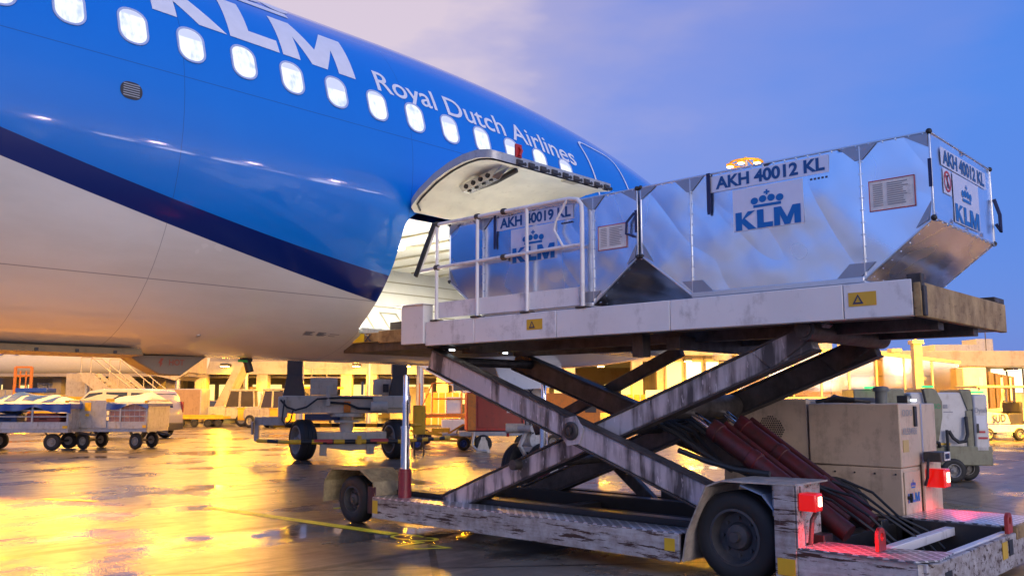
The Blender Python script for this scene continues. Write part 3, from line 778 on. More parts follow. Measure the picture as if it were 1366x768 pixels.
def container(y0, code, label, has_right):
    """y0 = end nearest the tail of the loader; 2.44 m over the overhangs"""
    y1 = y0 + 2.44; ys0, ys1 = y0 + .50, y1 - .50
    t = thing('cargo_container', label, 'cargo container', ((X0U + X1U) / 2, (y0 + y1) / 2, ZB), 'aluminium cargo containers on the loader')
    pr = [(ys0, ZB + .02), (ys1, ZB + .02), (y1, ZK), (y1, ZT), (y0, ZT), (y0, ZK)]
    b = MB()
    # faces with some bulge: each flat face is a fine grid with gentle swelling
    def face(fn, nu, nv, nrm, amp, seed):
        rr = random.Random(seed); ph = [rr.uniform(0, 6.28) for _ in range(6)]
        nrm = Vector(nrm)
        def g_(a, b_):
            q = Vector(fn(a, b_)); e = min(1, 6 * min(a, 1 - a)) * min(1, 6 * min(b_, 1 - b_))
            d = math.sin(5.2 * a + ph[0]) * math.sin(4.1 * b_ + ph[1]) + .6 * math.sin(9 * a + 6 * b_ + ph[2]) + .4 * math.sin(13 * b_ - 7 * a + ph[3])
            return q + nrm * amp * e * d
        b.grid(g_, nu, nv)
    def side(x, nx, seed):
        def fn(a, v):
            z = ZB + .02 + (ZT - ZB - .02) * v
            k = min(1, max(0, (z - ZB - .02) / (ZK - ZB - .02)))
            a0, a1 = ys0 + (y0 - ys0) * k, ys1 + (y1 - ys1) * k
            return (x, a1 + (a0 - a1) * a, z)
        face(fn, 44, 26, (nx, 0, 0), .003, seed)
    side(X0U, -1, int(y0 * 10)); side(X1U, 1, 5)
    face(lambda a, v: (X0U + (X1U - X0U) * a, y0, ZK + (ZT - ZK) * v), 16, 10, (0, -1, 0), .004, 7)
    face(lambda a, v: (X0U + (X1U - X0U) * a, y1, ZK + (ZT - ZK) * v), 16, 10, (0, 1, 0), .004, 8)
    face(lambda a, v: (X0U + (X1U - X0U) * a, y0 + (ys0 - y0) * (1 - v), ZK + (ZB + .02 - ZK) * (1 - v)), 12, 8, (0, -.6, -.8), .004, 9)
    face(lambda a, v: (X0U + (X1U - X0U) * a, y1 + (ys1 - y1) * (1 - v), ZK + (ZB + .02 - ZK) * (1 - v)), 12, 8, (0, .6, -.8), .004, 10)
    face(lambda a, v: (X0U + (X1U - X0U) * a, y0 + 2.44 * v, ZT), 10, 16, (0, 0, 1), .006, 11)
    MB().box(X0U + .01, X1U - .01, ys0 - .0, ys1 + .0, ZB, ZB + .03).build('base_pallet', M['alup'], t, bevel=.004)
    e = MB(); g_ = MB(); rv = MB()
    s_ = .015
    for x in (X0U, X1U):
        nx = -1 if x == X0U else 1
        path = [(x, ys0, ZB + .03), (x, y0, ZK), (x, y0, ZT), (x, y1, ZT), (x, y1, ZK), (x, ys1, ZB + .03)]
        for p, q in zip(path, path[1:]): e.beam(p, q, s_, s_, (1, 0, 0))
        e.box(x - .012, x + .012, ys0, ys1, ZB + .01, ZB + .05)
        for y in (y0 + .49, y1 - .51):                   # vertical seams
            e.box(x + nx * .003, x + nx * .011, y - .006, y + .006, ZB + .05, ZT - .01)
        e.box(x + nx * .003, x + nx * .008, y0 + .02, y0 + .49, ZT - .16, ZT - .15) if False else None
        for y in (y0 + .5, y1 - .5):
            g_.prism([(x + nx * .006, y - .14, ZT - .008), (x + nx * .006, y + .14, ZT - .008), (x + nx * .006, y + .03, ZT - .115), (x + nx * .006, y - .03, ZT - .115)], (nx * .004, 0, 0))
            s2 = 1 if y < (y0 + y1) / 2 else -1
            yb = ys0 if s2 == 1 else ys1
            g_.prism([(x + nx * .006, yb + .02 * s2, ZB + .05), (x + nx * .006, yb + .20 * s2, ZB + .05), (x + nx * .006, yb + .10 * s2, ZB + .15), (x + nx * .006, yb - .09 * s2, ZB + .15)], (nx * .004, 0, 0))
        for y, s2 in ((y0, 1), (y1, -1)):
            g_.prism([(x + nx * .006, y + .01 * s2, ZT - .01), (x + nx * .006, y + .17 * s2, ZT - .01), (x + nx * .006, y + .01 * s2, ZT - .11)], (nx * .004, 0, 0))
            g_.prism([(x + nx * .006, y + .01 * s2, ZK + .12), (x + nx * .006, y + .12 * s2, ZK - .06), (x + nx * .006, y + .03 * s2, ZK - .01)], (nx * .004, 0, 0))
        for k in range(26):
            y = y0 + .04 + k * (2.36 / 25)
            rv.cyl((x, y, ZT - .012), (x + nx * .016, y, ZT - .012), .006, .004, 6)
        for y in (y0 + .49, y1 - .51):
            for k in range(11):
                z = ZB + .09 + k * .09
                for dy in (-.013, .013): rv.cyl((x, y + dy, z), (x + nx * .016, y + dy, z), .005, .003, 6)
    for y in (y0, y1):
        for z in (ZT, ZK): e.beam((X0U, y, z), (X1U, y, z), s_, s_)
    for k in range(13):
        for (y, yy) in ((y0, ys0), (y1, ys1)):
            x = X0U + .05 + k * .113
            rv.cyl((x, y, ZK - .012), (x, y - .012 * (1 if y == y0 else -1), ZK - .02), .006, .004, 6)
            n_ = Vector((0, -.63 if y == y0 else .63, -.77)); c_ = Vector((x, yy + (y - yy) * .06, ZB + .05))
            rv.cyl(c_, c_ + n_ * .008, .006, .004, 6)
    for k in range(7):
        for x in (X0U + .03, X1U - .03):
            for (y, yy) in ((y0, ys0), (y1, ys1)):
                c_ = Vector((x, y + (yy - y) * (.1 + k * .13), ZK + (ZB - ZK) * (.1 + k * .13))); n_ = Vector((0, -.63 if y == y0 else .63, -.77))
                rv.cyl(c_, c_ + n_ * .008, .006, .004, 6)
    e.build('edge_profile', M['alup'], t, bevel=.004); g_.build('gusset', M['gusset'], t); 
    b.v, b.f, o_ = b.v, b.f, len(b.v); b.v += rv.v; b.f += [tuple(i + o_ for i in f) for f in rv.f]; b.build('shell', M['alu'], t, angle=30)
    cp = MB()
    for x in (X0U, X1U):
        for y in (y0, y1):
            cp.cyl((x + (.02 if x == X0U else -.02), y + (.012 if y == y0 else -.012), ZK), (x + (.02 if x == X0U else -.02), y + (.012 if y == y0 else -.012), ZT), .015, n=14)
    cp.build('corner_post', M['alup'], t)
    cc = MB()
    for x in (X0U, X1U):
        for y in (y0, y1):
            for z in (ZK, ZT): cc.sphere((x, y, z), .022, 6)
    cc.build('corner_cap', M['black'], t)
    # straps
    st = MB()
    xs_ = X0U - .018
    st.box(xs_ - .004, xs_, y0 + 1.73, y0 + 1.765, ZT - .32, ZT + .004).box(xs_ - .008, xs_, y0 + 1.735, y0 + 1.76, ZT - .345, ZT - .31)
    st.box(xs_ - .010, xs_ - .006, y0 - .012, y0 + .012, ZT - .40, ZT - .20)
    st.tube([(X1U, y0 - .02, ZT - .25), (X1U + .02, y0 - .05, ZT - .38), (X1U + .02, y0 - .05, ZT - .52), (X1U - .02, y0 - .03, ZT - .46)], .014, 6)
    if not has_right:
        st.tube([(xs_, y0 + .02, ZT - .22), (xs_ - .02, y0 + .09, ZT - .30), (xs_ - .02, y0 + .10, ZT - .40), (xs_, y0 + .03, ZT - .43)], .012, 6)
    st.build('strap', M['navy'], t)
    # placards on the long face
    u = Vector((0, -1, 0)); v = Vector((0, 0, 1)); xf = X0U - .005
    ya = y0 + 1.735
    c1 = MB(); card(c1, (xf, ya, ZT - .162), u * 1.01, v * .135, .0008); c1 = c1.build('code_placard', M['placard'], t)
    t1 = MB(); put_text(t1, code, (xf, ya - .05, ZT - .137), u, v, 0.93, .094, bold=.036, lift=.004); t1.build('code_lettering', M['printdark'], c1, fix=False)
    yb = y0 + 1.535
    c2 = MB(); card(c2, (xf, yb, ZT - .52), u * .60, v * .345, .0008); c2 = c2.build('logo_placard', M['placard'], t)
    pl, cr = logo2d(); k_ = .555 / KLW
    t2 = MB(); put_polys(t2, [[(x * k_, y * .148) for x, y in p] for p in pl], (xf, yb - .022, ZT - .515), u, v, .004); t2.build('initials_print', M['klmblue'], c2, fix=False)
    t2 = MB(); put_polys(t2, [[(x * k_ * .86 + .04, y * .125) for x, y in p] for p in cr], (xf, yb - .022, ZT - .495), u, v, .004); t2.build('crown_print', M['klmblue'], c2, fix=False)
    yc = y0 + .435
    c3 = MB(); card(c3, (xf, yc, ZT - .515), u * .325, v * .225, .0008); c3 = c3.build('notice', M['paper'], t)
    t3 = MB()
    for k in range(11):
        z = ZT - .325 - k * .0155; rr = random.Random(k)
        t3.box(xf - .0035, xf - .003, yc - .03 - .07, yc - .03, z, z + .006); t3.box(xf - .0035, xf - .003, yc - .13 - rr.uniform(.10, .15), yc - .13, z, z + .007)
    t3.build('notice_print', M['grey_print'], c3)
    t3 = MB()
    for a, b2 in (((0, 0), (.325, .006)), ((0, .219), (.325, .225)), ((0, 0), (.006, .225)), ((.319, 0), (.325, .225))):
        t3.box(xf - .004, xf - .003, yc - b2[0], yc - a[0], ZT - .515 + a[1], ZT - .515 + b2[1])
    t3.build('notice_border', M['printred'], c3)
    t4 = MB()
    for k in range(5): t4.box(xf - .002, xf, ya - .86 - k * .03, ya - .878 - k * .03, ZT - .205, ZT - .19)
    t4.build('small_print', M['ink'], t)
    if has_right:
        u = Vector((1, 0, 0)); yf = y0 - .006
        c1 = MB(); card(c1, (X0U + .20, yf, ZT - .20), u * 1.08, v * .135, .0008); c1 = c1.build('code_placard', M['placard'], t)
        t1 = MB(); put_text(t1, code, (X0U + .24, yf, ZT - .180), u, v, 0.99, .098, bold=.036, lift=.004); t1.build('code_lettering', M['printdark'], c1, fix=False)
        c2 = MB(); card(c2, (X0U + .44, yf, ZT - .58), u * .62, v * .37, .0008); c2 = c2.build('logo_placard', M['placard'], t)
        t2 = MB(); put_polys(t2, [[(x * k_ * 1.03, y * .135) for x, y in p] for p in pl], (X0U + .46, yf, ZT - .572), u, v, .004); t2.build('initials_print', M['klmblue'], c2, fix=False)
        t2 = MB(); put_polys(t2, [[(x * k_ * .74 + .08, y * .128) for x, y in p] for p in cr], (X0U + .46, yf, ZT - .545), u, v, .004); t2.build('crown_print', M['klmblue'], c2, fix=False)
        c4 = MB(); card(c4, (X0U + .225, yf, ZT - .40), u * .18, v * .185, .0008); c4 = c4.build('prohibition_sign', M['placard'], t)
        o = Vector((X0U + .315, yf, ZT - .305)); t5 = MB()
        ring = lambda r: [o + Vector((r * math.cos(2 * math.pi * k / 24), -.004, r * math.sin(2 * math.pi * k / 24))) for k in range(24)]
        t5.add(ring(.078) + ring(.062), [(k, (k + 1) % 24, (k + 1) % 24 + 24, k + 24) for k in range(24)])
        t5.beam(o + Vector((-.05, -.0045, .05)), o + Vector((.05, -.0045, -.05)), .001, .014, (1, 0, 1)); t5.build('prohibition_ring', M['printred'], c4, fix=False)
        t5 = MB(); t5.box(o.x - .012, o.x + .012, yf - .0035, yf - .003, o.z - .015, o.z + .028).sphere((o.x, yf - .0, o.z + .038), .011, 5)
        t5.beam((o.x, yf - .0032, o.z - .012), (o.x - .02, yf - .0032, o.z - .05), .001, .012, (1, 0, 0)).beam((o.x, yf - .0032, o.z - .012), (o.x + .02, yf - .0032, o.z - .05), .001, .012, (1, 0, 0)); t5.build('walker_print', M['ink'], c4)
    return t
container(1.99, 'AKH 40012 KL', 'shiny aluminium container AKH 40012 KL at the free end of the raised platform', True)
container(4.47, 'AKH 40019 KL', 'aluminium container AKH 40019 KL behind the white guard rail, entering the airliner', False)

# ------------------------------------------------------------------ cargo loader
M['ldr'] = paint('loader_white', (.74, .71, .71), .40, dirt=(.17, .14, .13), amount=.27, scale=1.8, streak=(2.6, 2.6, .35), chips=((.05, .03, .02), .70), chipst=(1.2, 1.2, .9), var=.07)
M['ldrworn'] = paint('loader_worn_white', (.56, .54, .55), .48, dirt=(.12, .075, .05), amount=.85, scale=3, streak=(5, .6, 9), chips=((.05, .02, .012), .55), chipst=(1.3, .15, 1.7))
M['ldrend'] = paint('loader_rusty_cream', (.56, .38, .16), .5, dirt=(.10, .05, .02), amount=.9, scale=3, streak=(4, 4, 1.2), chips=((.08, .03, .012), .60))
M['arm'] = paint('scissor_steel', (.36, .33, .36), .38, metal=.35, dirt=(.035, .032, .034), amount=.9, scale=3.5, streak=(5, 5, .9))
def arm_mat(name, base, dark):
    m, nt, N, L, p = new_mat(name); P = pos(nt)
    s1 = noise(nt, P, 2.2, 5, .6, (3, 3.4, .45)); s2 = noise(nt, P, 1.1, 4, .6); s3 = noise(nt, P, 30, 3, .6, (1, 1, .25))
    c = mixc(nt, noise(nt, P, 7, 4, .6), tuple(x * .8 for x in base), base)
    f = ramp(nt, mth(nt, 'MULTIPLY_ADD', s2, .45, mth(nt, 'MULTIPLY', s1, .62)), [(.49, (0, 0, 0)), (.61, (1, 1, 1))])
    c = mixc(nt, mth(nt, 'MULTIPLY', f, .9), c, dark)
    c = mixc(nt, ramp(nt, s3, [(.62, (0, 0, 0)), (.68, (.5, .5, .5))]), c, tuple(min(1, x * 1.5) for x in base))
    L.new(c, p.inputs['Base Color']); p.inputs['Metallic'].default_value = .3
    L.new(mth(nt, 'MULTIPLY_ADD', f, .2, .30), p.inputs['Roughness'])
    bump(nt, s3, .15, .003, p); return m
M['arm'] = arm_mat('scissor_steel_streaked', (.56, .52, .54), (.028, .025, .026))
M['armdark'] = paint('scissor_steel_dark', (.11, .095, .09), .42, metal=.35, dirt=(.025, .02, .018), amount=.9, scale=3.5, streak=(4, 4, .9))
M['ram'] = paint('ram_red', (.12, .010, .013), .38, dirt=(.018, .012, .012), amount=.95, scale=5)
M['cab'] = paint('cabinet_cream', (.62, .47, .34), .5, dirt=(.20, .14, .10), amount=.35, scale=2.2, streak=(4, 4, .5), chips=((.13, .06, .03), .72))
def tread_mat():
    m, nt, N, L, p = new_mat('tread_plate')
    P = pos(nt)
    w1 = N.new('ShaderNodeTexWave'); w1.inputs['Scale'].default_value = 6; w1.bands_direction = 'DIAGONAL'
    w2 = N.new('ShaderNodeTexWave'); w2.inputs['Scale'].default_value = 6; w2.bands_direction = 'DIAGONAL'
    mm = N.new('ShaderNodeMapping'); mm.inputs['Scale'].default_value = (1, -1, 1); L.new(P, mm.inputs[0])
    L.new(P, w1.inputs[0]); L.new(mm.outputs[0], w2.inputs[0])
    h = mth(nt, 'MAXIMUM', mth(nt, 'GREATER_THAN', w1.outputs[1], .78), mth(nt, 'GREATER_THAN', w2.outputs[1], .78))
    c = mixc(nt, h, mixc(nt, noise(nt, P, 4, 6, .7), (.16, .16, .17), (.34, .34, .36)), (.80, .80, .82)); L.new(c, p.inputs['Base Color'])
    p.inputs['Metallic'].default_value = .7; p.inputs['Roughness'].default_value = .30
    bump(nt, h, .9, .006, p); return m
M['tread'] = tread_mat()
L_ = thing('cargo_loader', 'dirty white scissor lift cargo loader raised to the airliner hold', 'cargo loader', (7.3, 5.0, 0))
PX0, PX1, PY0, PY1 = 6.30, 8.36, 2.13, 7.20
# platform
deck = MB()
bw = M['ldr']
cut = [PY0 + .002, 2.62, 4.10, 5.35, 6.45, PY1]
for a, b in zip(cut, cut[1:]): deck.box(PX0, PX0 + .09, a + .003, b - .003, 1.995, 2.25)
deck.box(PX1 - .09, PX1, PY0, PY1, 1.995, 2.235)
deck = deck.build('platform_side', M['ldr'], L_, bevel=.006)
MB().box(PX0, PX1, PY0 - .055, PY0, 1.985, 2.225).build('platform_end', M['ldrend'], L_, bevel=.008)
ex = MB().box(PX0 + .002, PX0 + .07, PY0 - .06, PY0 + .04, 2.16, 2.285).box(PX0 + .004, PX0 + .06, PY0 - .075, PY0 - .055, 1.99, 2.20).box(PX1 - .28, PX1 - .01, PY0 - .05, PY0 + .12, 2.225, 2.27); ex.build('end_stop', M['armdark'], L_, bevel=.006)
rol = MB()
for k in range(20): rol.cyl((PX0 + .12, PY0 + .12 + k * .26, 2.205), (PX1 - .12, PY0 + .12 + k * .26, 2.205), .04, n=12)
rol.build('deck_rollers', M['galv'], L_)
fr = MB()
for k in range(15): fr.box(PX0 + .09, PX1 - .09, PY0 + .20 + k * .345, PY0 + .26 + k * .345, 2.04, 2.12)
fr.box(PX0 + .02, PX0 + .30, PY0 + .1, PY1, 2.00, 2.03).box(PX0 + .55, PX0 + .67, PY0 + .02, PY1, 1.93, 2.06).box(PX1 - .67, PX1 - .55, PY0 + .02, PY1, 1.93, 2.06).box(PX0 + .09, PX1 - .09, PY1 - .12, PY1, 1.98, 2.2)
fr.box(PX0 + .25, PX0 + .37, 4.55, 4.67, 1.80, 2.0).box(PX0 + .3, PX1 - .3, 4.2, 4.34, 1.86, 1.97)
fr.build('platform_frame', M['armdark'], L_, bevel=.004)
for y_ in (2.38, 5.52):
    d_ = MB(); card(d_, (PX0 - .002, y_ + .20, 2.085), (0, -.20, 0), (0, 0, .10), .002); d_ = d_.build('warning_decal', plain('decal_yellow', (.62, .36, .03), .45), deck)
    t_ = MB(); t_.add([(PX0 - .0065, y_ + .17, 2.10), (PX0 - .0065, y_ + .09, 2.10), (PX0 - .0065, y_ + .13, 2.17), (PX0 - .0065, y_ + .15, 2.112), (PX0 - .0065, y_ + .11, 2.112), (PX0 - .0065, y_ + .13, 2.155)], [(0, 1, 4, 3), (1, 2, 5, 4), (2, 0, 3, 5)])
    t_.build('warning_symbol', M['ink'], d_, fix=False)
# bridge towards the aircraft
MB().box(6.28, 6.42, 7.21, 7.58, 2.02, 2.44).box(6.26, 6.44, 7.19, 7.68, 2.44, 2.455).build('bridge_box', M['ldr'], L_, bevel=.006)
MB().box(6.31, 6.40, 7.58, 8.02, 2.06, 2.20).box(6.31, 6.38, 8.02, 8.74, 2.075, 2.185).box(6.40, 8.2, 7.22, 8.74, 2.09, 2.15).build('bridge_deck', M['ldrend'], L_, bevel=.006)
MB().box(6.306, 6.309, 8.28, 8.48, 2.085, 2.18).build('bridge_decal', plain('decal_lemon', (.72, .55, .02), .45), L_)
bs = MB()
for y_ in (8.20, 8.62):
    for a in (45, -45):
        bs.beam((6.300, y_ - .05, 2.13 - .04 * (1 if a > 0 else -1)), (6.300, y_ + .05, 2.13 + .04 * (1 if a > 0 else -1)), .006, .012, (1, 0, 0))
bs.build('bridge_marker', M['ink'], L_)
MB().tube([(6.3, 8.80, 2.05), (6.6, 8.86, 2.06), (7.9, 8.86, 2.06), (8.2, 8.80, 2.05)], .055, 12).box(6.28, 6.36, 8.68, 8.80, 2.01, 2.13).build('bumper', M['dark'], L_)
MB().sphere((6.30, 8.83, 2.06), .05, 8).build('roller_wheel', M['steel'], L_)
MB().box(6.33, 8.2, 7.2, 8.7, 1.97, 2.07).box(6.42, 6.5, 7.60, 7.95, 2.0, 2.3).build('bridge_frame', M['armdark'], L_, bevel=.004)
led_m = plain('led_spot', (.9, .9, .9), .3, emit=(.85, .93, 1), strength=5)
for k in range(4):
    h_ = MB().box(6.55 + .42 * k, 6.65 + .42 * k, 7.10, 7.16, 1.945, 1.975).build('led_housing', M['dark'], L_)
    MB().box(6.56 + .42 * k, 6.64 + .42 * k, 7.092, 7.098, 1.950, 1.968).build('led', led_m, h_)
# guard rail
rail = MB(); rx = 6.325
T = [(rx, 7.05, 2.26), (rx, 7.05, 3.22), (rx, 7.0, 3.295), (rx, 6.9, 3.30)]
rail.tube([(rx, 7.06, 3.30), (rx, 5.20, 3.295), (rx, 5.10, 3.275), (rx, 5.055, 3.22), (rx, 5.05, 3.15), (rx, 5.05, 2.26)], .021, 12)
rail.tube([(rx, 7.35, 2.815), (rx, 6.9, 2.83), (rx, 5.26, 2.845)], .019, 12).tube([(rx, 5.05, 2.845), (rx, 5.28, 2.845)], .016, 10)
for y_ in (7.05, 6.43, 5.74): rail.tube([(rx, y_, 2.26), (rx, y_, 3.30)], .018, 12)
rail.tube([(rx - .01, 7.05, 3.29), (rx - .01, 7.33, 2.80)], .018, 10).tube([(rx - .012, 5.22, 3.29), (rx - .012, 5.36, 3.10), (rx - .012, 5.38, 3.02), (rx - .012, 5.27, 2.85)], .012, 8)
rail = rail.build('guard_rail', M['ldr'], L_)
MB().box(rx + .018, rx + .026, 5.1, 7.04, 2.285, 2.455).build('toe_board', M['ldr'], rail)
MB().beam((rx - .035, 7.06, 3.31), (rx - .035, 7.36, 2.76), .05, .03, (1, 0, 0)).build('rubber_pad', M['black'], rail, bevel=.006)
cl = MB()
for y_, z_ in ((7.05, 3.30), (6.43, 3.30), (7.05, 2.83), (6.05, 2.835), (6.05, 3.30)): cl.cyl((rx, y_ - .025, z_), (rx, y_ + .025, z_), .032, n=12)
for y_ in (7.05, 6.43, 5.74, 5.05): cl.box(rx - .04, rx + .05, y_ - .06, y_ + .06, 2.251, 2.268)
cl.build('rail_clamp', M['armdark'], rail, bevel=.003)
# scissor arms
def arm(x, a, b, wd, ht, mat, name='scissor_arm'):
    a, b = Vector((x, *a)), Vector((x, *b)); d = (b - a).normalized(); up = d.cross(Vector((1, 0, 0))).normalized()
    if up.z < 0: up = -up
    o = MB().beam(a, b, wd, ht, up)
    return o.build(name, mat, L_, bevel=.012), a, b, d, up
def lipbeam(par, a, b, up, wd, ht, mat):
    m_ = MB()
    for s_ in (-1, 1): m_.beam(a + up * s_ * (ht / 2 + .008), b + up * s_ * (ht / 2 + .008), wd + .03, .016, up)
    return m_.build('arm_flange', mat, par)
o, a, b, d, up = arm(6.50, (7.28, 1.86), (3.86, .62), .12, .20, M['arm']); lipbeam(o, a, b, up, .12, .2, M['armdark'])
pv = a.lerp(b, .585)
hx = [pv + Vector((-.064, 0, 0)) + (d * math.cos(q) + up * math.sin(q)) * .15 for q in [R(30 + 60 * k) for k in range(6)]]
MB().prism(hx, (-.012, 0, 0)).build('pivot_plate', M['arm'], o, bevel=.004)
MB().lathe(pv + Vector((-.07, 0, 0)), pv + Vector((-.12, 0, 0)), [(0, .085), (.5, .085), (.7, .075), (.75, .055), (.5, .05), (.5, .03), (1.1, .03), (1.1, .001)], 20, False).build('pivot_pin', M['dark'], o)
MB().cyl(pv + Vector((-.05, 0, 0)), pv + Vector((1.75, 0, 0)), .06).build('pivot_shaft', M['dark'], o)
o, a, b, d, up = arm(6.66, (7.20, .30), (3.02, 1.90), .12, .19, M['arm']); lipbeam(o, a, b, up, .12, .19, M['armdark'])
MB().prism([(6.588, 3.35, 1.66), (6.588, 3.10, 1.82), (6.588, 2.88, 2.0), (6.588, 2.98, 2.04), (6.588, 3.25, 1.93), (6.588, 3.52, 1.80)], (.144, 0, 0)).build('arm_knuckle', M['arm'], o, bevel=.01)
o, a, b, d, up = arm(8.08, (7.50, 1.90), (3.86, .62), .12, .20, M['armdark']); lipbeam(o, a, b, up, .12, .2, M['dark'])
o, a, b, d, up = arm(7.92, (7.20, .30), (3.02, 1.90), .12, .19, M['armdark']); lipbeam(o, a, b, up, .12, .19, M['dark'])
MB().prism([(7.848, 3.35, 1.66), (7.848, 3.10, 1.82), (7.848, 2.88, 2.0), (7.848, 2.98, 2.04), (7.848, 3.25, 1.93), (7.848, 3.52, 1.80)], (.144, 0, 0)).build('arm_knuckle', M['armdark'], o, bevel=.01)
arm(8.20, (5.20, 1.95), (7.3, 1.05), .09, .13, M['armdark'], 'bridge_arm')
arm(8.20, (6.4, .95), (5.55, .28), .09, .13, M['armdark'], 'bridge_arm')
ct = MB().cyl((6.46, 3.0, 1.955), (7.95, 2.98, 1.95), .085, n=20).cyl((6.44, 3.0, 1.955), (6.47, 3.0, 1.955), .06, n=16); ct.build('cross_tube', M['armdark'], L_, angle=40)
MB().cyl((6.5, 6.1, .78), (8.0, 6.1, .78), .05).cyl((6.74, 4.4, 1.36), (7.84, 4.4, 1.36), .11).cyl((6.5, 7.22, 1.84), (8.1, 7.22, 1.84), .05).build('torsion_tube', M['armdark'], L_)
# lift rams
for x_, a, b, c in ((7.00, (4.52, 1.42), (4.14, 1.17), (2.95, .38)), (7.55, (4.55, 1.45), (4.18, 1.20), (2.98, .40))):
    A, B, C_ = (Vector((x_, *q)) for q in (a, b, c))
    r_ = MB().lathe(B, C_, [(0, .055), (0, .088), (.06, .092), (.065, .08), (.30, .08), (.305, .09), (.36, .09), (.365, .08), (.62, .08), (.625, .09), (.66, .09), (.665, .078), (1, .078)], 20).build('lift_ram', M['ram'], L_, angle=40)
    MB().cyl(A, B, .034, n=16).build('ram_rod', M['chrome'], r_)
    o = Vector((0.12, .05, .06)); MB().cyl(B + o, C_ + o * .8, .022, n=10).cyl(B + o * 1.6 + Vector((0, -.1, -.06)), C_ + o * 1.5, .028, n=10).build('ram_pipe', M['ram'], r_)
hs = MB()
for k in range(5):
    rr = random.Random(k); x_ = 7.0 + .21 * k
    hs.tube([(x_, 3.4 + rr.uniform(-.1, .1), .72), (x_ + .05, 3.1, .62), (x_ - .04, 2.85, .46 + rr.uniform(-.03, .06)), (x_ + .06, 2.66 + rr.uniform(-.05, .1), .34), (x_ + .1, 2.55, .20)], .012, 8)
for k in range(6):
    rr = random.Random(k + 40); x_ = 6.9 + .16 * k
    hs.tube([(x_, 5.0, 1.15), (x_, 4.75 + rr.uniform(-.1, .1), 1.24), (x_ + .05, 4.5, 1.12), (x_ + .05, 4.2, .92 + rr.uniform(-.1, .05)), (x_, 3.9, .82)], .02, 8)
hs.tube([(6.78, 4.35, .98), (6.8, 4.1, .90), (6.8, 3.8, .84), (6.8, 3.5, .82)], .024, 8)
hs.build('hydraulic_hose', M['black'], L_)
# chassis
ch = MB().box(6.30, 6.335, 4.06, 8.06, .115, .335)
ch.build('chassis_rail', M['ldrworn'], L_, bevel=.006)
MB().box(6.302, 6.62, 4.06, 8.05, .337, .347).build('walkway_plate', M['tread'], L_)
MB().box(6.296, 6.299, 4.10, 4.20, .20, .30).box(6.296, 6.299, 7.96, 8.05, .17, .31).build('yellow_tag', plain('tag_yellow', (.62, .38, .02), .45), L_)
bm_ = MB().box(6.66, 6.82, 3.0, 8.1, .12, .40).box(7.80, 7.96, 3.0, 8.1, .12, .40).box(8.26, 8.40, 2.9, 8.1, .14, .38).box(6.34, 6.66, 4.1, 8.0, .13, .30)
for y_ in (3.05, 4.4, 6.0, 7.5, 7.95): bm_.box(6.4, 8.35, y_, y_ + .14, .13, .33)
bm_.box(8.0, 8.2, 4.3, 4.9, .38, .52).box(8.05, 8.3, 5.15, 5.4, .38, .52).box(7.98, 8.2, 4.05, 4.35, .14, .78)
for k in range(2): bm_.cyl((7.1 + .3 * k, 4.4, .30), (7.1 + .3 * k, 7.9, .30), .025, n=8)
bm_.build('chassis_frame', paint('chassis_black', (.014, .013, .013), .45, dirt=(.03, .024, .018), amount=.3), L_, bevel=.006)  # near-black base colour over the whole chassis frame
MB().cyl((8.06, 4.6, .52), (8.06, 4.6, .60), .04).cyl((8.12, 5.2, .52), (8.12, 5.2, .56), .05).build('valve_block', M['armdark'], L_)
# front corner: wheel, mudguard, post
def sheet(mb, path, x0, x1, th):
    for (a, b) in zip(path, path[1:]):
        d = (Vector((0, *b)) - Vector((0, *a))).normalized(); n_ = Vector((0, -d.z, d.y)) * th
        A0, B0 = Vector((x0, *a)), Vector((x0, *b))
        mb.prism([A0, B0, B0 + n_, A0 + n_], (x1 - x0, 0, 0))
    return mb
for s_, xa, xb in ((1, 6.34, 6.82),):
    gm = sheet(MB(), [(9.06, .22), (9.04, .47), (8.90, .615), (8.35, .63), (8.10, .50), (8.06, .35)], xa, xb, .012)
    gm.box(xb - .012, xb, 8.08, 9.04, .34, .60)
    gm.build('front_mudguard', paint('mudguard_cream', (.50, .40, .22), .42, dirt=(.06, .04, .025), amount=.75, scale=4, streak=(3, 3, 1.2)), L_)
for s_, xa in ((1, 6.50),):
    wheel(L_, (xa, 8.58, .27), (-s_, 0, 0), .27, .20, .15, M['tyre'], M['rimdark'], 'front_wheel')
MB().box(6.34, 6.36, 8.06, 8.20, .15, .45).build('jacking_lug', M['ram'], L_, bevel=.01)
MB().cyl((6.5, 8.58, .27), (6.9, 8.58, .27), .05).build('front_axle', M['dark'], L_)
for x_, y_ in ((6.50, 7.74), (8.12, 7.10)):
    p_ = MB().lathe((x_, y_, .34), (x_, y_, .66), [(0, .075), (.9, .075), (.9, .068), (1, .068)], 20).build('bridge_jack', paint('jack_red', (.20, .02, .03), .35, dirt=(.06, .03, .03), amount=.3, scale=6), L_)
    MB().lathe((x_, y_, .66), (x_, y_, 1.70), [(0, .05), (.42, .05), (.42, .055), (.45, .055), (.45, .037), (.68, .037), (.68, .042), (.70, .042), (.70, .032), (.98, .032), (1, .026)], 20).build('jack_rod', M['chrome'], p_)
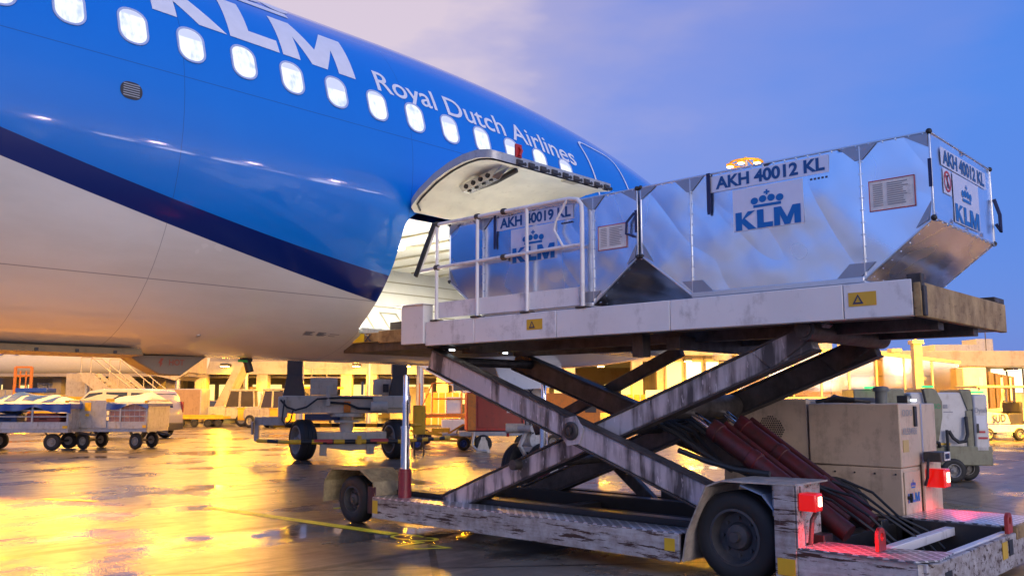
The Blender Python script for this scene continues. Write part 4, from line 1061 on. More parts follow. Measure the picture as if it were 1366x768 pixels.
# rear corner: mudguard, wheel, lamp column, tail frame
rg = sheet(MB(), [(4.03, .13), (3.985, .36), (3.80, .74), (3.66, .795), (3.04, .80)], 6.285, 6.85, .012)
rg.build('rear_mudguard', paint('rear_mudguard_cream', (.50, .44, .38), .45, dirt=(.10, .08, .07), amount=.6, scale=3, streak=(3, 3, .9)), L_)
MB().box(6.29, 6.33, 3.05, 3.22, .10, .795).box(6.29, 6.42, 3.03, 3.05, .34, .795).box(6.33, 6.36, 3.03, 3.25, .55, .79).box(6.42, 6.84, 3.10, 3.12, .34, .78).build('lamp_column', M['ldrworn'], L_, bevel=.006)
MB().box(6.285, 6.289, 3.06, 3.20, .14, .26).build('yellow_tag', plain('tag_yellow', (.62, .38, .02), .45), L_)
sheet(MB(), [(3.16, .42), (3.20, .56), (3.32, .70), (3.5, .76)], 6.30, 6.7, .01).build('wheel_arch_liner', plain('liner_blue_grey', (.18, .24, .36), .25), L_)
for s_, xa in ((1, 6.49), (-1, 8.15)):
    wheel(L_, (xa, 3.60, .355), (-s_, 0, 0), .355, .26, .215, M['tyre'], M['rimdark'], 'rear_wheel')
tf = MB().box(6.30, 6.34, 2.20, 3.05, .06, .33).box(6.34, 6.44, 2.15, 2.22, .06, .33).box(6.46, 9.05, 2.10, 2.14, .07, .335)
tf.prism([(6.30, 2.20, .06), (6.46, 2.10, .06), (6.46, 2.14, .06), (6.34, 2.22, .06)], (0, 0, .27))
tf = tf.build('tail_frame', M['ldrworn'], L_, bevel=.008)
MB().prism([(6.302, 2.21, .336), (6.302, 3.03, .336), (6.72, 3.03, .336), (6.72, 2.60, .336), (6.85, 2.14, .336), (6.47, 2.112, .336)], (0, 0, .012)).build('tail_step', M['tread'], L_)
MB().box(6.86, 8.3, 2.15, 2.21, .27, .34).box(6.75, 8.3, 2.56, 2.64, .27, .34).build('tail_beam', M['ldr'], L_, bevel=.006)
MB().box(6.4, 9.0, 2.2, 3.0, .08, .10).box(8.26, 8.30, 2.2, 3.0, .09, .37).build('belly_pan', M['dark'], L_)
MB().box(8.30, 9.15, 2.13, 3.02, .372, .384).build('far_step', M['tread'], L_)
MB().box(8.30, 9.15, 2.09, 2.125, .28, .385).box(9.15, 9.18, 2.10, 3.05, .12, .385).build('far_step_edge', M['ldrend'], L_, bevel=.005)
for x_, y_ in ((6.55, 2.52), (8.12, 2.09)):
    o = Vector((x_, y_, .35)); dx_ = Vector((.065, 0, 0)) if x_ < 7 else Vector((.065, 0, 0))
    pts = [o + dx_ * -1, o + dx_] + [o + Vector((0, 0, .10)) + dx_ * math.cos(R(q)) + Vector((0, 0, .065 * math.sin(R(q)))) for q in range(0, 181, 15)]
    hole = [o + Vector((0, 0, .10)) + Vector((.03 * math.cos(R(q)), 0, .03 * math.sin(R(q)))) for q in range(0, 360, 20)]
    bm2 = MB(); th_ = Vector((0, .03, 0))
    ring_o = [o + Vector((0, 0, .10)) + Vector((.065 * math.cos(R(q)), 0, .065 * math.sin(R(q)) if q <= 180 else -.10 * min(1, abs(math.sin(R(q))) * 1.6))) for q in range(0, 360, 20)]
    ring_o = [Vector((max(-.065, min(.065, (p.x - o.x) * (1.6 if p.z < o.z + .09 else 1))) + o.x, p.y, p.z)) for p in ring_o]
    n = 18
    bm2.add(ring_o + hole + [p + th_ for p in ring_o] + [p + th_ for p in hole],
            [f for k in range(n) for k2 in [(k + 1) % n] for f in ((k, k2, n + k2, n + k), (2 * n + k, 3 * n + k, 3 * n + k2, 2 * n + k2), (k, 2 * n + k, 2 * n + k2, k2), (n + k, n + k2, 3 * n + k2, 3 * n + k))])
    bm2.build('towing_eye', M['red'], L_, bevel=.003)
MB().box(7.88, 8.02, 2.094, 2.098, .17, .30).build('yellow_tag', plain('tag_yellow', (.62, .38, .02), .45), L_)
MB().box(8.06, 8.17, 2.092, 2.097, .18, .30).box(6.52, 6.66, 2.095, 2.098, .10, .26).build('frame_slot', M['black'], L_)
tb = MB().tube([(6.40, 2.99, .36), (6.40, 2.97, .54), (6.43, 2.96, .58), (6.50, 2.98, .58)], .018, 10); tb.build('lamp_guard', M['armdark'], L_)
lampred = plain('red_lamp_lens', (.40, .004, .004), .2, emit=(1, .01, .005), strength=.55, coat=.5)
lamphot = plain('lit_lamp_bulb', (1, .8, .7), .3, emit=(1, .62, .42), strength=9)
def tail_lamp(x0, y0, z0, sz, en):
    l_ = MB().box(x0, x0 + sz * 1.0, y0 - .02, y0 + sz * .9, z0, z0 + sz * 1.05).build('tail_lamp', lampred, L_, bevel=.012)
    MB().box(x0 + sz * .42, x0 + sz * .72, y0 - .028, y0 - .021, z0 + sz * .3, z0 + sz * .85).build('bulb', lamphot, l_)
    li = bpy.data.lights.new('tail_light', 'SPOT'); li.spot_size = R(150); li.spot_blend = .5; li.energy = en; li.color = (1, .03, .03); li.shadow_soft_size = .05
    lo = bpy.data.objects.new('tail_light', li); COL.objects.link(lo); lo.parent = l_
    lo.location = Vector((x0 + sz * .45, y0 - .14, z0 - .02)) - L_.location
tail_lamp(6.295, 2.91, .61, .125, 30)
tail_lamp(8.94, 2.85, .60, .165, 14)
# power pack cabinet on the far side
cb = MB().box(8.45, 9.42, 3.04, 3.92, .80, 1.385).build('cabinet', M['cab'], L_, bevel=.012)
MB().box(8.455, 9.41, 3.045, 3.915, .30, .795).build('cabinet_base', M['cab'], L_, bevel=.01)
MB().box(8.47, 9.40, 3.94, 4.88, .25, 1.43).build('engine_housing', M['cab'], L_, bevel=.012)
vg = MB(); o = Vector((8.466, 4.33, 1.12))
for i in range(-6, 7):
    for j in range(-6, 7):
        if i * i + j * j <= 38: q = o + Vector((0, i * .024 + (.012 if j % 2 else 0), j * .022)); vg.cyl(q, q + Vector((-.002, 0, 0)), .008, n=6)
vg.build('vent_holes', M['black'], L_)
dtl = MB()
for a in range(5): dtl.cyl((8.452, 3.1 + a * .19, .36), (8.446, 3.1 + a * .19, .36), .009, n=8).cyl((8.452, 3.1 + a * .19, .74), (8.446, 3.1 + a * .19, .74), .009, n=8)
dtl.build('bolt', M['dark'], L_)
dr = MB().box(8.48, 8.88, 3.030, 3.042, .34, .76).build('cabinet_door', M['cab'], L_, bevel=.004)
t_ = MB(); k_ = .30 / KLW
pl, cr = logo2d()
put_polys(t_, [[(x * k_, y * .085) for x, y in p] for p in pl], (8.53, 3.029, .48), (1, 0, 0), (0, 0, 1), .002)
put_polys(t_, [[(x * k_ * .7 + .035, y * .075) for x, y in p] for p in cr], (8.535, 3.029, .52), (1, 0, 0), (0, 0, 1), .002)
t_.build('door_logo', M['klmblue'], dr, fix=False)
MB().cyl((8.53, 3.03, .53), (8.53, 2.99, .53), .016, n=10).box(8.52, 8.54, 2.99, 3.01, .49, .57).build('door_handle', M['black'], dr)
t_ = MB(); put_text(t_, 'KL534936', (8.50, 3.036, 1.10), (1, 0, 0), (0, 0, 1), .36, .06, lift=.006); put_text(t_, '000', (8.50, 3.036, 1.27), (1, 0, 0), (0, 0, 1), .26, .06, lift=.006, bold=-.012)
t_.build('cabinet_number', M['grey_print'], cb, fix=False)
MB().box(8.50, 8.64, 3.034, 3.038, .94, 1.05).build('beige_tag', plain('tag_beige', (.55, .38, .14), .5), cb)
MB().box(8.80, 8.86, 3.02, 3.038, 1.17, 1.36).build('latch', M['black'], cb, bevel=.004)
MB().box(8.98, 9.01, 3.03, 3.05, .82, 1.38).build('corner_trim', M['alup'], cb)
MB().lathe((8.72, 3.3, 1.385), (8.72, 3.3, 1.55), [(0, .055), (.7, .055), (.7, .075), (.78, .078), (.95, .07), (1, .03)], 18).build('exhaust_cap', paint('exhaust_soot', (.14, .15, .14), .5, dirt=(.04, .04, .04), amount=.3), cb)
rp = MB().box(8.6, 9.1, 3.5, 3.8, 1.39, 1.44).box(8.85, 8.97, 3.1, 3.2, 1.39, 1.46)
rp.tube([(8.55, 3.88, 1.40), (8.6, 3.7, 1.44), (8.58, 3.5, 1.42), (8.7, 3.4, 1.40)], .02, 8).tube([(8.8, 3.9, 1.40), (8.7, 3.75, 1.46), (8.6, 3.62, 1.43)], .016, 8)
rp.build('roof_fittings', M['dark'], cb, bevel=.004)
wl_ = MB().box(8.86, 8.98, 3.06, 3.075, 1.405, 1.425).build('work_lamp', plain('work_lamp_glow', (1, 1, 1), .3, emit=(.85, .92, 1), strength=7), cb)
fb = MB().box(8.90, 9.16, 2.84, 3.0, .84, .93).build('plug_box', M['dark'], L_, bevel=.008)
MB().box(8.98, 9.14, 2.833, 2.838, .85, .93).build('plate', M['paper'], fb)
t_ = MB()
for k in range(7): t_.box(8.995 + .018 * k, 9.005 + .018 * k, 2.830, 2.832, .865, .915)
t_.build('plate_print', M['ink'], fb)
MB().box(8.92, 9.40, 3.005, 3.03, .31, .83).build('lamp_bracket', M['cab'], L_, bevel=.006)
MB().tube([(8.92, 2.96, .88), (8.86, 2.95, .80), (8.87, 2.96, .70), (8.92, 3.0, .62)], .014, 8).build('plug_cable', M['black'], fb)

# ------------------------------------------------------------------ equipment beyond the airliner
def place(o, a, d, deg=0.0):
    o.location = ap(a, d); return turn(o, deg)
PX = lambda px, d: (px - 683) / 1190.5 * d       # lateral survey offset of a sighted bearing at distance d

# boarding bridge drive unit under the nose (with the tunnel it carries)
M['bridge'] = paint('bridge_cream', (.52, .47, .38), .45, dirt=(.2, .16, .1), amount=.3, scale=2)
bd_ = thing('boarding_bridge', 'cream boarding bridge on a two wheeled drive unit with black and yellow bumper bars', 'boarding bridge')
MB().box(-1.52, 1.52, -.20, .25, 1.10, 1.52).box(-1.60, -1.40, -.24, .3, 1.0, 1.5).box(.60, 1.46, -.28, -.2, 1.22, 1.50).build('cross_beam', M['bridge'], bd_, bevel=.015)
MB().box(-.88, -.24, -.1, .3, 1.53, 1.95).box(.62, 1.2, -.1, .3, 1.53, 1.92).build('control_box', M['bridge'], bd_, bevel=.012)
for s_ in (-1, 1):
    MB().box(s_ * 1.25 - .18, s_ * 1.25 + .18, -.1, .3, 1.52, 4.2).prism([(s_ * 1.25 - .26, -.14, 1.52), (s_ * 1.25 + .26, -.14, 1.52), (s_ * 1.25 + .17, -.14, 2.0), (s_ * 1.25 - .17, -.14, 2.0)], (0, .48, 0)).build('lift_column', paint('lift_column_dark', (.06, .055, .055), .5, dirt=(.12, .09, .07), amount=.3), bd_, bevel=.01)
MB().cyl((0, .05, .62), (0, .05, 1.12), .16, n=20).cyl((0, .05, 1.02), (0, .05, 1.10), .38, n=24).cyl((0, .05, .88), (0, .05, .93), .30, n=24).build('slew_ring', M['bridge'], bd_)
ax_ = MB().box(-.80, .95, -.18, .28, .42, .66).prism([(-.8, -.1, .42), (.95, -.1, .42), (.6, -.1, .25), (.1, -.1, .20), (-.4, -.1, .28)], (0, .3, 0)).box(-.62, -.45, -.16, .2, .10, .42).box(.48, .66, -.16, .2, .12, .42).build('axle_beam', M['bridge'], bd_, bevel=.012)
for s_, x_ in ((-1, -1.02), (1, 1.18)): wheel(bd_, (x_, .02, .48), Vector((-1, -.42, 0)), .48, .40, .33, M['tyre'], M['hubgrey'], 'drive_wheel', dish=.55)
def striped(name_a, par, a, b, r, n=9):
    a, b = Vector(a), Vector(b); y_, k_ = MB(), MB()
    for k in range(n):
        (y_ if k % 2 == 0 else k_).cyl(a.lerp(b, k / n), a.lerp(b, (k + 1) / n), r, n=10)
    o = y_.build(name_a, M['yellow'], par); k_.build('black_band', M['black'], o); return o
o = striped('bumper_bar', bd_, (-1.30, -.58, .45), (1.45, -.42, .44), .055, 11)
rw = MB()
for x_ in (-.75, .55): rw.cyl((x_, -.545 + (x_ + .75) * .057, .45), (x_ + .42, -.522 + (x_ + .75) * .057, .449), .058, n=10)
rw.build('red_band', plain('band_red', (.5, .06, .05), .5), o)
MB().box(.24, .34, -.57, -.45, .38, .58).build('bar_clamp', M['yellow'], o)
striped('bumper_bar', bd_, (-1.75, .75, .80), (1.9, .85, .78), .05, 13)
striped('bumper_bar', bd_, (1.50, -.4, .46), (2.5, -.1, .50), .045, 7)
striped('bumper_bar', bd_, (-2.05, -.3, .48), (-1.30, -.58, .45), .045, 3)
cb_ = MB().tube([(-1.55, -.26, 1.42), (-1.4, -.28, 1.25), (-1.2, -.28, 1.18), (-.95, -.28, 1.25), (-.7, -.28, 1.44), (-.2, -.26, 1.47), (.6, -.24, 1.46), (1.3, -.24, 1.45)], .022, 8)
cb_.tube([(-1.46, -.3, 1.42), (-1.5, -.3, .95), (-1.42, -.3, .82), (-1.3, -.3, .95), (-1.25, -.3, 1.2)], .018, 8).tube([(-.45, -.24, 1.36), (0, -.25, 1.33), (.25, -.26, 1.22), (.55, -.25, 1.2)], .03, 8)
cb_.box(.85, .98, -.2, -.1, 1.6, 1.8).build('cable', M['black'], bd_)
MB().box(-.08, .08, -.26, -.2, 1.12, 1.38).cyl((0, -.3, 1.18), (0, -.2, 1.18), .05).build('hook', M['orange'], bd_, bevel=.006)
MB().box(-.5, -.4, -.28, -.2, 1.28, 1.42).cyl((-.45, -.24, 1.42), (-.45, -.24, 1.75), .05).cyl((.35, -.2, 1.54), (.35, -.2, 1.85), .03).cyl((.55, -.35, 1.25), (.95, -.35, 1.25), .13, n=14).build('fitting', M['bridge'], bd_, bevel=.006)
MB().box(-2.15, -1.45, .1, .5, .82, 1.02).box(-2.15, -2.05, .1, .5, .45, .95).box(-2.22, -2.18, .05, .5, .6, .9).build('step', M['grey'], bd_, bevel=.006)
MB().box(-1.0, .1, .35, .8, .92, 1.08).build('blue_tray', plain('tray_blue', (.03, .09, .35), .5), bd_)
MB().box(-1.7, 1.7, -6.2, 14.0, 4.2, 6.7).build('tunnel', M['bridge'], bd_, bevel=.05)
place(bd_, PX(463, 21.6), 21.6, 12)

# yellow locker and small equipment right of the drive unit
t = thing('equipment_locker', 'plain tall yellow locker to the right of the bridge drive unit', 'locker')
MB().box(-.16, .16, 0, .35, .55, 1.28).build('body', M['yellow'], t, bevel=.01)
MB().box(-.13, .13, -.012, .0, .60, 1.22).build('door', M['yellow'], t, bevel=.004)
MB().box(-.14, -.10, .05, .3, 0, .55).box(.10, .14, .05, .3, 0, .55).build('stand', M['dark'], t)
place(t, PX(560, 22.8), 22.8, 8)

def tow_cart(name, lab, cat, w_, h_, body, deg, a, d, wheel_r=.22):
    pass
# red service cabinet on a trailer
t = thing('service_trailer', 'red box trailer with an open rounded recess behind the nose wheel', 'trailer')
b = MB().box(-.75, .95, 0, 1.1, .58, 1.62).build('body', M['red'], t, bevel=.02)
MB().box(-.45, .75, -.02, .0, .66, 1.54).build('panel', paint('red_panel', (.30, .03, .02), .35, dirt=(.05, .03, .03), amount=.3, scale=3), t, bevel=.05)
MB().box(-.72, -.5, -.03, -.005, .6, 1.6).build('edge_strip', M['orange'], t)
MB().box(-.95, 1.1, -.05, 1.0, .44, .56).box(-1.4, -.9, .3, .4, .44, .5).build('chassis', M['grey'], t, bevel=.01)
for x_ in (-.3, .8): wheel(t, (x_, -.02, .24), (0, -1, 0), .24, .18, .13, M['tyre'], M['hubgrey'])
MB().tube([(-.55, -.1, .55), (-.6, -.12, .2), (-.45, -.12, .05), (-.2, -.15, .04)], .04, 8).prism([(-.5, -.15, 0), (-.1, -.15, 0), (-.25, -.15, .42), (-.35, -.15, .42)], (0, .1, 0)).build('jockey_leg', M['galv'], t)
place(t, PX(659, 24.5), 24.5, 6)
t = thing('service_trailer', 'bright orange box trailer with a dark vent, seen between the scissor arms', 'trailer')
MB().box(-.9, .9, 0, 1.2, .45, 1.62).build('body', M['orange'], t, bevel=.02)
MB().box(.45, .78, -.012, 0, 1.05, 1.45).build('vent', M['dark'], t, bevel=.03)
MB().box(-.95, .95, -.03, 1.1, .30, .44).build('chassis', M['grey'], t)
for x_ in (-.5, .6): wheel(t, (x_, -.02, .2), (0, -1, 0), .2, .16, .11, M['tyre'], M['hubgrey'])
place(t, PX(760, 26.5), 26.5, -4)

# belt loader with orange hand rail
t = thing('belt_loader', 'white belt loader with an orange hand rail and one big dark wheel', 'belt loader')
MB().box(-.55, .85, 0, 1.3, .35, .80).build('body', M['white'], t, bevel=.03)
MB().box(-1.3, .9, .1, 1.2, .86, .98).build('platform', M['orange'], t, bevel=.01)
r_ = MB()
for x_ in (-1.25, -.85, .1, .5, .88): r_.tube([(x_, .12, .95), (x_, .12, 1.95)], .022, 8)
for z_ in (1.45, 1.95): r_.tube([(-.85, .12, z_), (.88, .12, z_)], .022, 8)
r_.tube([(-1.25, .12, 1.0), (-.85, .12, 1.95)], .02, 8)
r_.build('hand_rail', M['orange'], t)
wheel(t, (.25, -.02, .33), (0, -1, 0), .33, .26, .18, M['tyre'], M['rimdark']); wheel(t, (-1.1, .1, .25), (0, -1, 0), .25, .2, .13, M['tyre'], M['rimdark'])
MB().prism([(-1.35, .6, 2.55), (-1.05, .6, 2.75), (.9, .6, 1.45), (.9, .6, 1.2)], (0, .7, 0)).build('conveyor', M['white'], t, bevel=.02)
MB().box(-.4, .1, .2, .9, .98, 1.5).box(.25, .8, .3, 1.0, .98, 1.75).build('cab_box', M['white'], t, bevel=.02)
place(t, PX(612, 28.5), 28.5, 4)
t = thing('tow_dolly', 'low yellow tow frame with two small wheels between the locker and the belt loader', 'dolly')
MB().beam((-.9, 0, .55), (.8, .1, .30), .06, .07).beam((-.9, .5, .55), (.8, .5, .30), .06, .07).beam((-.9, 0, .3), (.8, .1, .25), .05, .05).box(-.3, .2, 0, .5, .5, .62).beam((-.1, .2, .3), (.6, .3, .72), .05, .05).build('frame', M['yellow'], t)
for x_ in (-.7, .62): wheel(t, (x_, .0, .19), (0, -1, 0), .19, .14, .1, M['tyre'], M['tarp'])
place(t, PX(590, 25.5), 25.5, 0)

# baggage carts under tarpaulins
def cart(label, loaded):
    t = thing('baggage_cart', label, 'baggage cart', (0, 0, 0), 'baggage carts standing in line')
    fr_ = MB().box(-1.5, 1.5, -.72, .72, .50, .60)
    fr_.build('deck', M['galv'], t, bevel=.008)
    MB().box(-1.5, 1.5, -.745, -.722, .60, .80).box(-1.5, 1.5, .722, .745, .60, .80).build('side_board', M['galv'], t)
    p_ = MB()
    for x_ in (-1.48, -.5, .5, 1.48):
        for y_ in (-.73, .73): p_.box(x_ - .025, x_ + .025, y_ - .02, y_ + .02, .6, 1.35)
    for z_ in (.95, 1.12, 1.34):
        for y_ in (-.73, .73): p_.box(-1.5, 1.5, y_ - .012, y_ + .012, z_ - .014, z_ + .014)
    p_.build('side_rail', M['galv'], t)
    for x_ in (-1.5, 1.5): MB().box(x_ - .02, x_ + .02, -.72, .72, .60, 1.42).build('end_panel', M['galv'], t, bevel=.004)
    for x_ in (-1.0, 1.0):
        for y_ in (-.52, .52): wheel(t, (x_, y_, .235), (0, -1 if y_ < 0 else 1, 0), .235, .15, .12, M['tyre'], M['hubgrey'])
        MB().tube([(x_ - .25, -.45, .5), (x_, -.5, .25), (x_ + .25, -.45, .5)], .025, 8).tube([(x_ - .25, .45, .5), (x_, .5, .25), (x_ + .25, .45, .5)], .025, 8).cyl((x_, -.5, .24), (x_, .5, .24), .03).build('axle', M['dark'], t)
    MB().beam((1.5, 0, .48), (2.0, 0, .40), .06, .06).build('draw_bar', M['dark'], t)
    MB().box(-1.5, -1.38, -.76, -.745, .62, .70).box(1.36, 1.5, -.76, -.745, .62, .70).box(1.40, 1.5, -.76, -.74, 1.32, 1.40).build('reflector', M['yellow'], t)
    if loaded:
        bags = MB(); rr = random.Random(5)
    return t
def tarp(label, mat_a, mat_b, seed, L=1.58, W=.80, z0=1.18, z1=1.52, group='tarpaulins over the baggage carts'):
    rr = random.Random(seed); ph = [rr.uniform(0, 6) for _ in range(8)]
    t = thing('tarpaulin', label, 'tarpaulin', (0, 0, 0), group)
    def sag(x, y): return .05 * math.sin(3.1 * x + ph[0]) + .04 * math.sin(5.3 * x + 4 * y + ph[1]) + .03 * math.sin(9 * x - 5 * y + ph[2])
    def top(a, b):
        x = -L + 2 * L * a; y = -W + 2 * W * b
        e = 1 - max(abs(2 * a - 1) ** 6, abs(2 * b - 1) ** 2.4)
        return Vector((x, y, z1 - .22 * (1 - e) + sag(x, y) * e + .01))
    MB().grid(top, 40, 16).build('cover', mat_a, t, fix=False)
    sk = MB()
    def skirt(s_):
        def fn(a, b):
            x = -L + 2 * L * a; q = top(a, 0 if s_ < 0 else 1)
            low = z0 - .10 - .10 * math.sin(2.2 * x + ph[3]) + .04 * math.sin(7 * x + ph[4])
            return Vector((x, s_ * (W + .015 + .03 * b * math.sin(11 * x + ph[5])), q.z + (low - q.z) * b))
        return fn
    sk.grid(skirt(-1), 50, 6); sk.grid(skirt(1), 50, 6)
    for s_ in (-1, 1): sk.grid(lambda a, b, s_=s_: (lambda q: Vector((s_ * (L + .01), q.y, q.z + (z0 - .02 - q.z) * b)))(top(0 if s_ < 0 else 1, a)), 10, 3)
    sk.build('skirt', M['tarp'], t, fix=False)
    if mat_b is not None:
        fl = MB()
        for x0 in (-.9, -.35, .15, .7):
            fl.grid(lambda a, b, x0=x0: top(min(.98, (x0 + L + .32 * a + .35 * b) / (2 * L)), .06 + .80 * b) + Vector((0, 0, .015)), 4, 12)
        fl.build('fold', mat_b, t, fix=False)
    return t
c1 = cart('open railed baggage cart nearest the left edge, suitcases inside', True); place(c1, PX(38, 25.9), 25.9, 2)
bg_ = [('suitcase', 'dark suitcase lying at the left end of the railed baggage cart', (-1.0, 0, .62), (.62, .5, .38), (.03, .03, .04)),
       ('suitcase', 'blue suitcase in the middle of the railed baggage cart', (-.25, 0, .62), (.5, .5, .42), (.02, .05, .16)),
       ('suitcase', 'reddish suitcase at the right end of the railed baggage cart', (.75, 0, .62), (.95, .55, .44), (.26, .07, .06))]
for nm, lab, c, sz, col in bg_:
    s_ = thing(nm, lab, 'suitcase')
    MB().box(-sz[0] / 2, sz[0] / 2, -sz[1] / 2, sz[1] / 2, .02, sz[2]).build('shell', plain('case_%d' % int(col[0] * 100 + col[2] * 1000), col, .5), s_, bevel=.04)
    MB().tube([(-.1, -sz[1] / 2 - .005, sz[2] * .6), (-.08, -sz[1] / 2 - .04, sz[2] * .64), (.08, -sz[1] / 2 - .04, sz[2] * .64), (.1, -sz[1] / 2 - .005, sz[2] * .6)], .012, 6).build('handle', M['black'], s_)
    place(s_, 0, 0, 2)
    q = Matrix.Rotation(R(YAW - 90 + 2), 3, 'Z') @ Vector((c[0], c[1] - .35, 0)); s_.location = Vector(ap(PX(38, 25.9), 25.9, 0)) + q + Vector((0, 0, .60))
tp = tarp('blue and white striped tarpaulin over the railed cart at the left edge', M['tarpw'], M['tarp'], 3); place(tp, PX(38, 25.9), 25.9, 2)
c2 = cart('closed baggage cart with a grey end board and reddish load, right end of the line', False)
MB().box(-1.42, -.02, -.76, -.752, .62, 1.40).build('closed_board', M['galv'], c2)
MB().box(0.02, 1.46, -.70, .6, .62, 1.33).build('load', paint('load_salmon', (.46, .22, .16), .55, dirt=(.2, .12, .1), amount=.3, scale=4), c2, bevel=.03)
n_ = MB()
for k in range(8): n_.box(.06 + .19 * k, .068 + .19 * k, -.712, -.705, .62, 1.33)
for k in range(4): n_.box(.03, 1.45, -.712, -.705, .75 + .17 * k, .756 + .17 * k)
n_.build('load_net', M['tarpw'], c2)
MB().box(-.86, -.62, -.765, -.760, 1.10, 1.34).box(-.82, -.68, -.765, -.760, .95, 1.02).box(-1.5, -1.25, -.775, -.74, 1.36, 1.45).box(-.05, .25, -.775, -.74, 1.36, 1.45).build('hazard_tag', M['yellow'], c2)
place(c2, PX(161, 26.6), 26.6, -3); c2.scale = (.78, 1, 1)
tp = tarp('short blue tarpaulin with a crumpled white top on the closed baggage cart', M['tarpw'], None, 8, L=.62, W=.80, z0=1.25, z1=1.52); place(tp, PX(188, 26.6), 26.6, -3)
c3 = cart('railed baggage cart just entering the picture at the left edge', False); place(c3, PX(38, 25.9) - 3.75, 25.6, 2)

# van behind the carts
def body_section(mb, prof, y0, y1, tuck=.10):
    n = len(prof); rows = []
    ys = [(y0, tuck), (y0 + .10, .02), ((y0 + y1) / 2, 0), (y1 - .10, .02), (y1, tuck)]
    v = []
    zs = [p[1] for p in prof]; zm = min(zs); zM = max(zs)
    for y, k in ys:
        for x, z in prof:
            h = (z - zm) / (zM - zm); inset = .12 * max(0, h - .45) / .55
            yy = y + (inset if y < (y0 + y1) / 2 else -inset) * (1 if y != (y0 + y1) / 2 else 0)
            v.append((x * (1 - k * .12), yy, zm + (z - zm) * (1 - k * .10)))
    f = []
    for i in range(len(ys) - 1):
        for k in range(n):
            k2 = (k + 1) % n; f.append((i * n + k, i * n + k2, (i + 1) * n + k2, (i + 1) * n + k))
    f += [tuple(range(n))[::-1], tuple(range((len(ys) - 1) * n, len(ys) * n))]
    return mb.add(v, f)
v_ = thing('delivery_van', 'white passenger van with dark windows parked behind the baggage carts', 'van')
M['vanwhite'] = plain('van_white', (.42, .40, .38), .2, 0, coat=.6)
prof = [(-2.15, .30), (2.1, .30), (2.16, .55), (2.15, 1.0), (2.02, 1.55), (1.85, 1.76), (1.4, 1.83), (-.2, 1.83), (-.75, 1.75), (-1.40, 1.18), (-2.0, .98), (-2.18, .70)]
body_section(MB(), prof, -.88, .88).build('body', M['vanwhite'], v_, bevel=.04, angle=50)
wn_ = MB()
wn_.prism([(-1.28, -.835, 1.17), (-.72, -.775, 1.66), (-.15, -.765, 1.70), (-.1, -.83, 1.17)], (0, -.012, 0)).prism([(0.0, -.83, 1.17), (0.0, -.765, 1.70), (.9, -.765, 1.70), (.95, -.83, 1.17)], (0, -.012, 0)).prism([(1.08, -.83, 1.20), (1.05, -.765, 1.68), (1.72, -.765, 1.66), (1.93, -.81, 1.24)], (0, -.012, 0))
wn_.build('side_window', M['glass'], v_, bevel=.01)
MB().add([(2.095, -.62, 1.12), (2.095, .62, 1.12), (1.96, .6, 1.64), (1.96, -.6, 1.64)], [(0, 1, 2, 3)]).build('rear_window', M['glass'], v_)
MB().box(2.06, 2.2, -.80, .80, .32, .58).build('bumper', M['dark'], v_, bevel=.03)
for s_ in (-1, 1): MB().box(2.02, 2.15, s_ * .82 - .05, s_ * .82 + .05, .95, 1.35).build('rear_light', plain('light_red', (.35, .02, .02), .25), v_, bevel=.02)
for x_ in (-1.35, 1.45):
    for s_ in (-1, 1): wheel(v_, (x_, .78 * s_, .33), (0, s_, 0), .33, .22, .22, M['tyre'], M['galv'], 'wheel', dish=.2)
MB().box(-.9, 1.2, -.89, -.875, .55, .62).build('rub_strip', M['dark'], v_)
MB().box(-1.0, -.82, -1.0, -.86, 1.12, 1.28).build('wing_mirror', M['dark'], v_, bevel=.02)
place(v_, PX(160, 33.5), 33.5, -14)

# container on a slave dolly
t = thing('container_dolly', 'yellow roller dolly with many small wheels, hitched beside the tow tractor', 'dolly')
MB().box(-1.5, 1.6, 0, 1.4, .42, .56).box(-1.5, 1.6, -.02, .02, .56, .64).build('frame', M['yellow'], t, bevel=.01)
for x_ in (-1.2, -.6, .1, .8, 1.35): wheel(t, (x_, 0, .2), (0, -1, 0), .2, .14, .1, M['tyre'], M['rimdark'])
place(t, PX(258, 47), 47, 0)
t = thing('cargo_container', 'tall grey container with a brown front standing on the yellow dolly', 'cargo container')
MB().box(-1.1, .75, .05, 1.4, .58, 2.0).build('shell', M['galv'], t, bevel=.02)
MB().box(-.66, .70, .03, .05, .64, 1.95).build('canvas_door', paint('canvas_brown', (.30, .20, .13), .7, dirt=(.16, .1, .07), amount=.3, scale=3), t, bevel=.004)
MB().box(.70, .75, .02, .045, .58, 2.0).box(-.71, -.66, .02, .045, .58, 2.0).build('door_edge', M['galv'], t)
place(t, PX(249, 47), 47, 0)
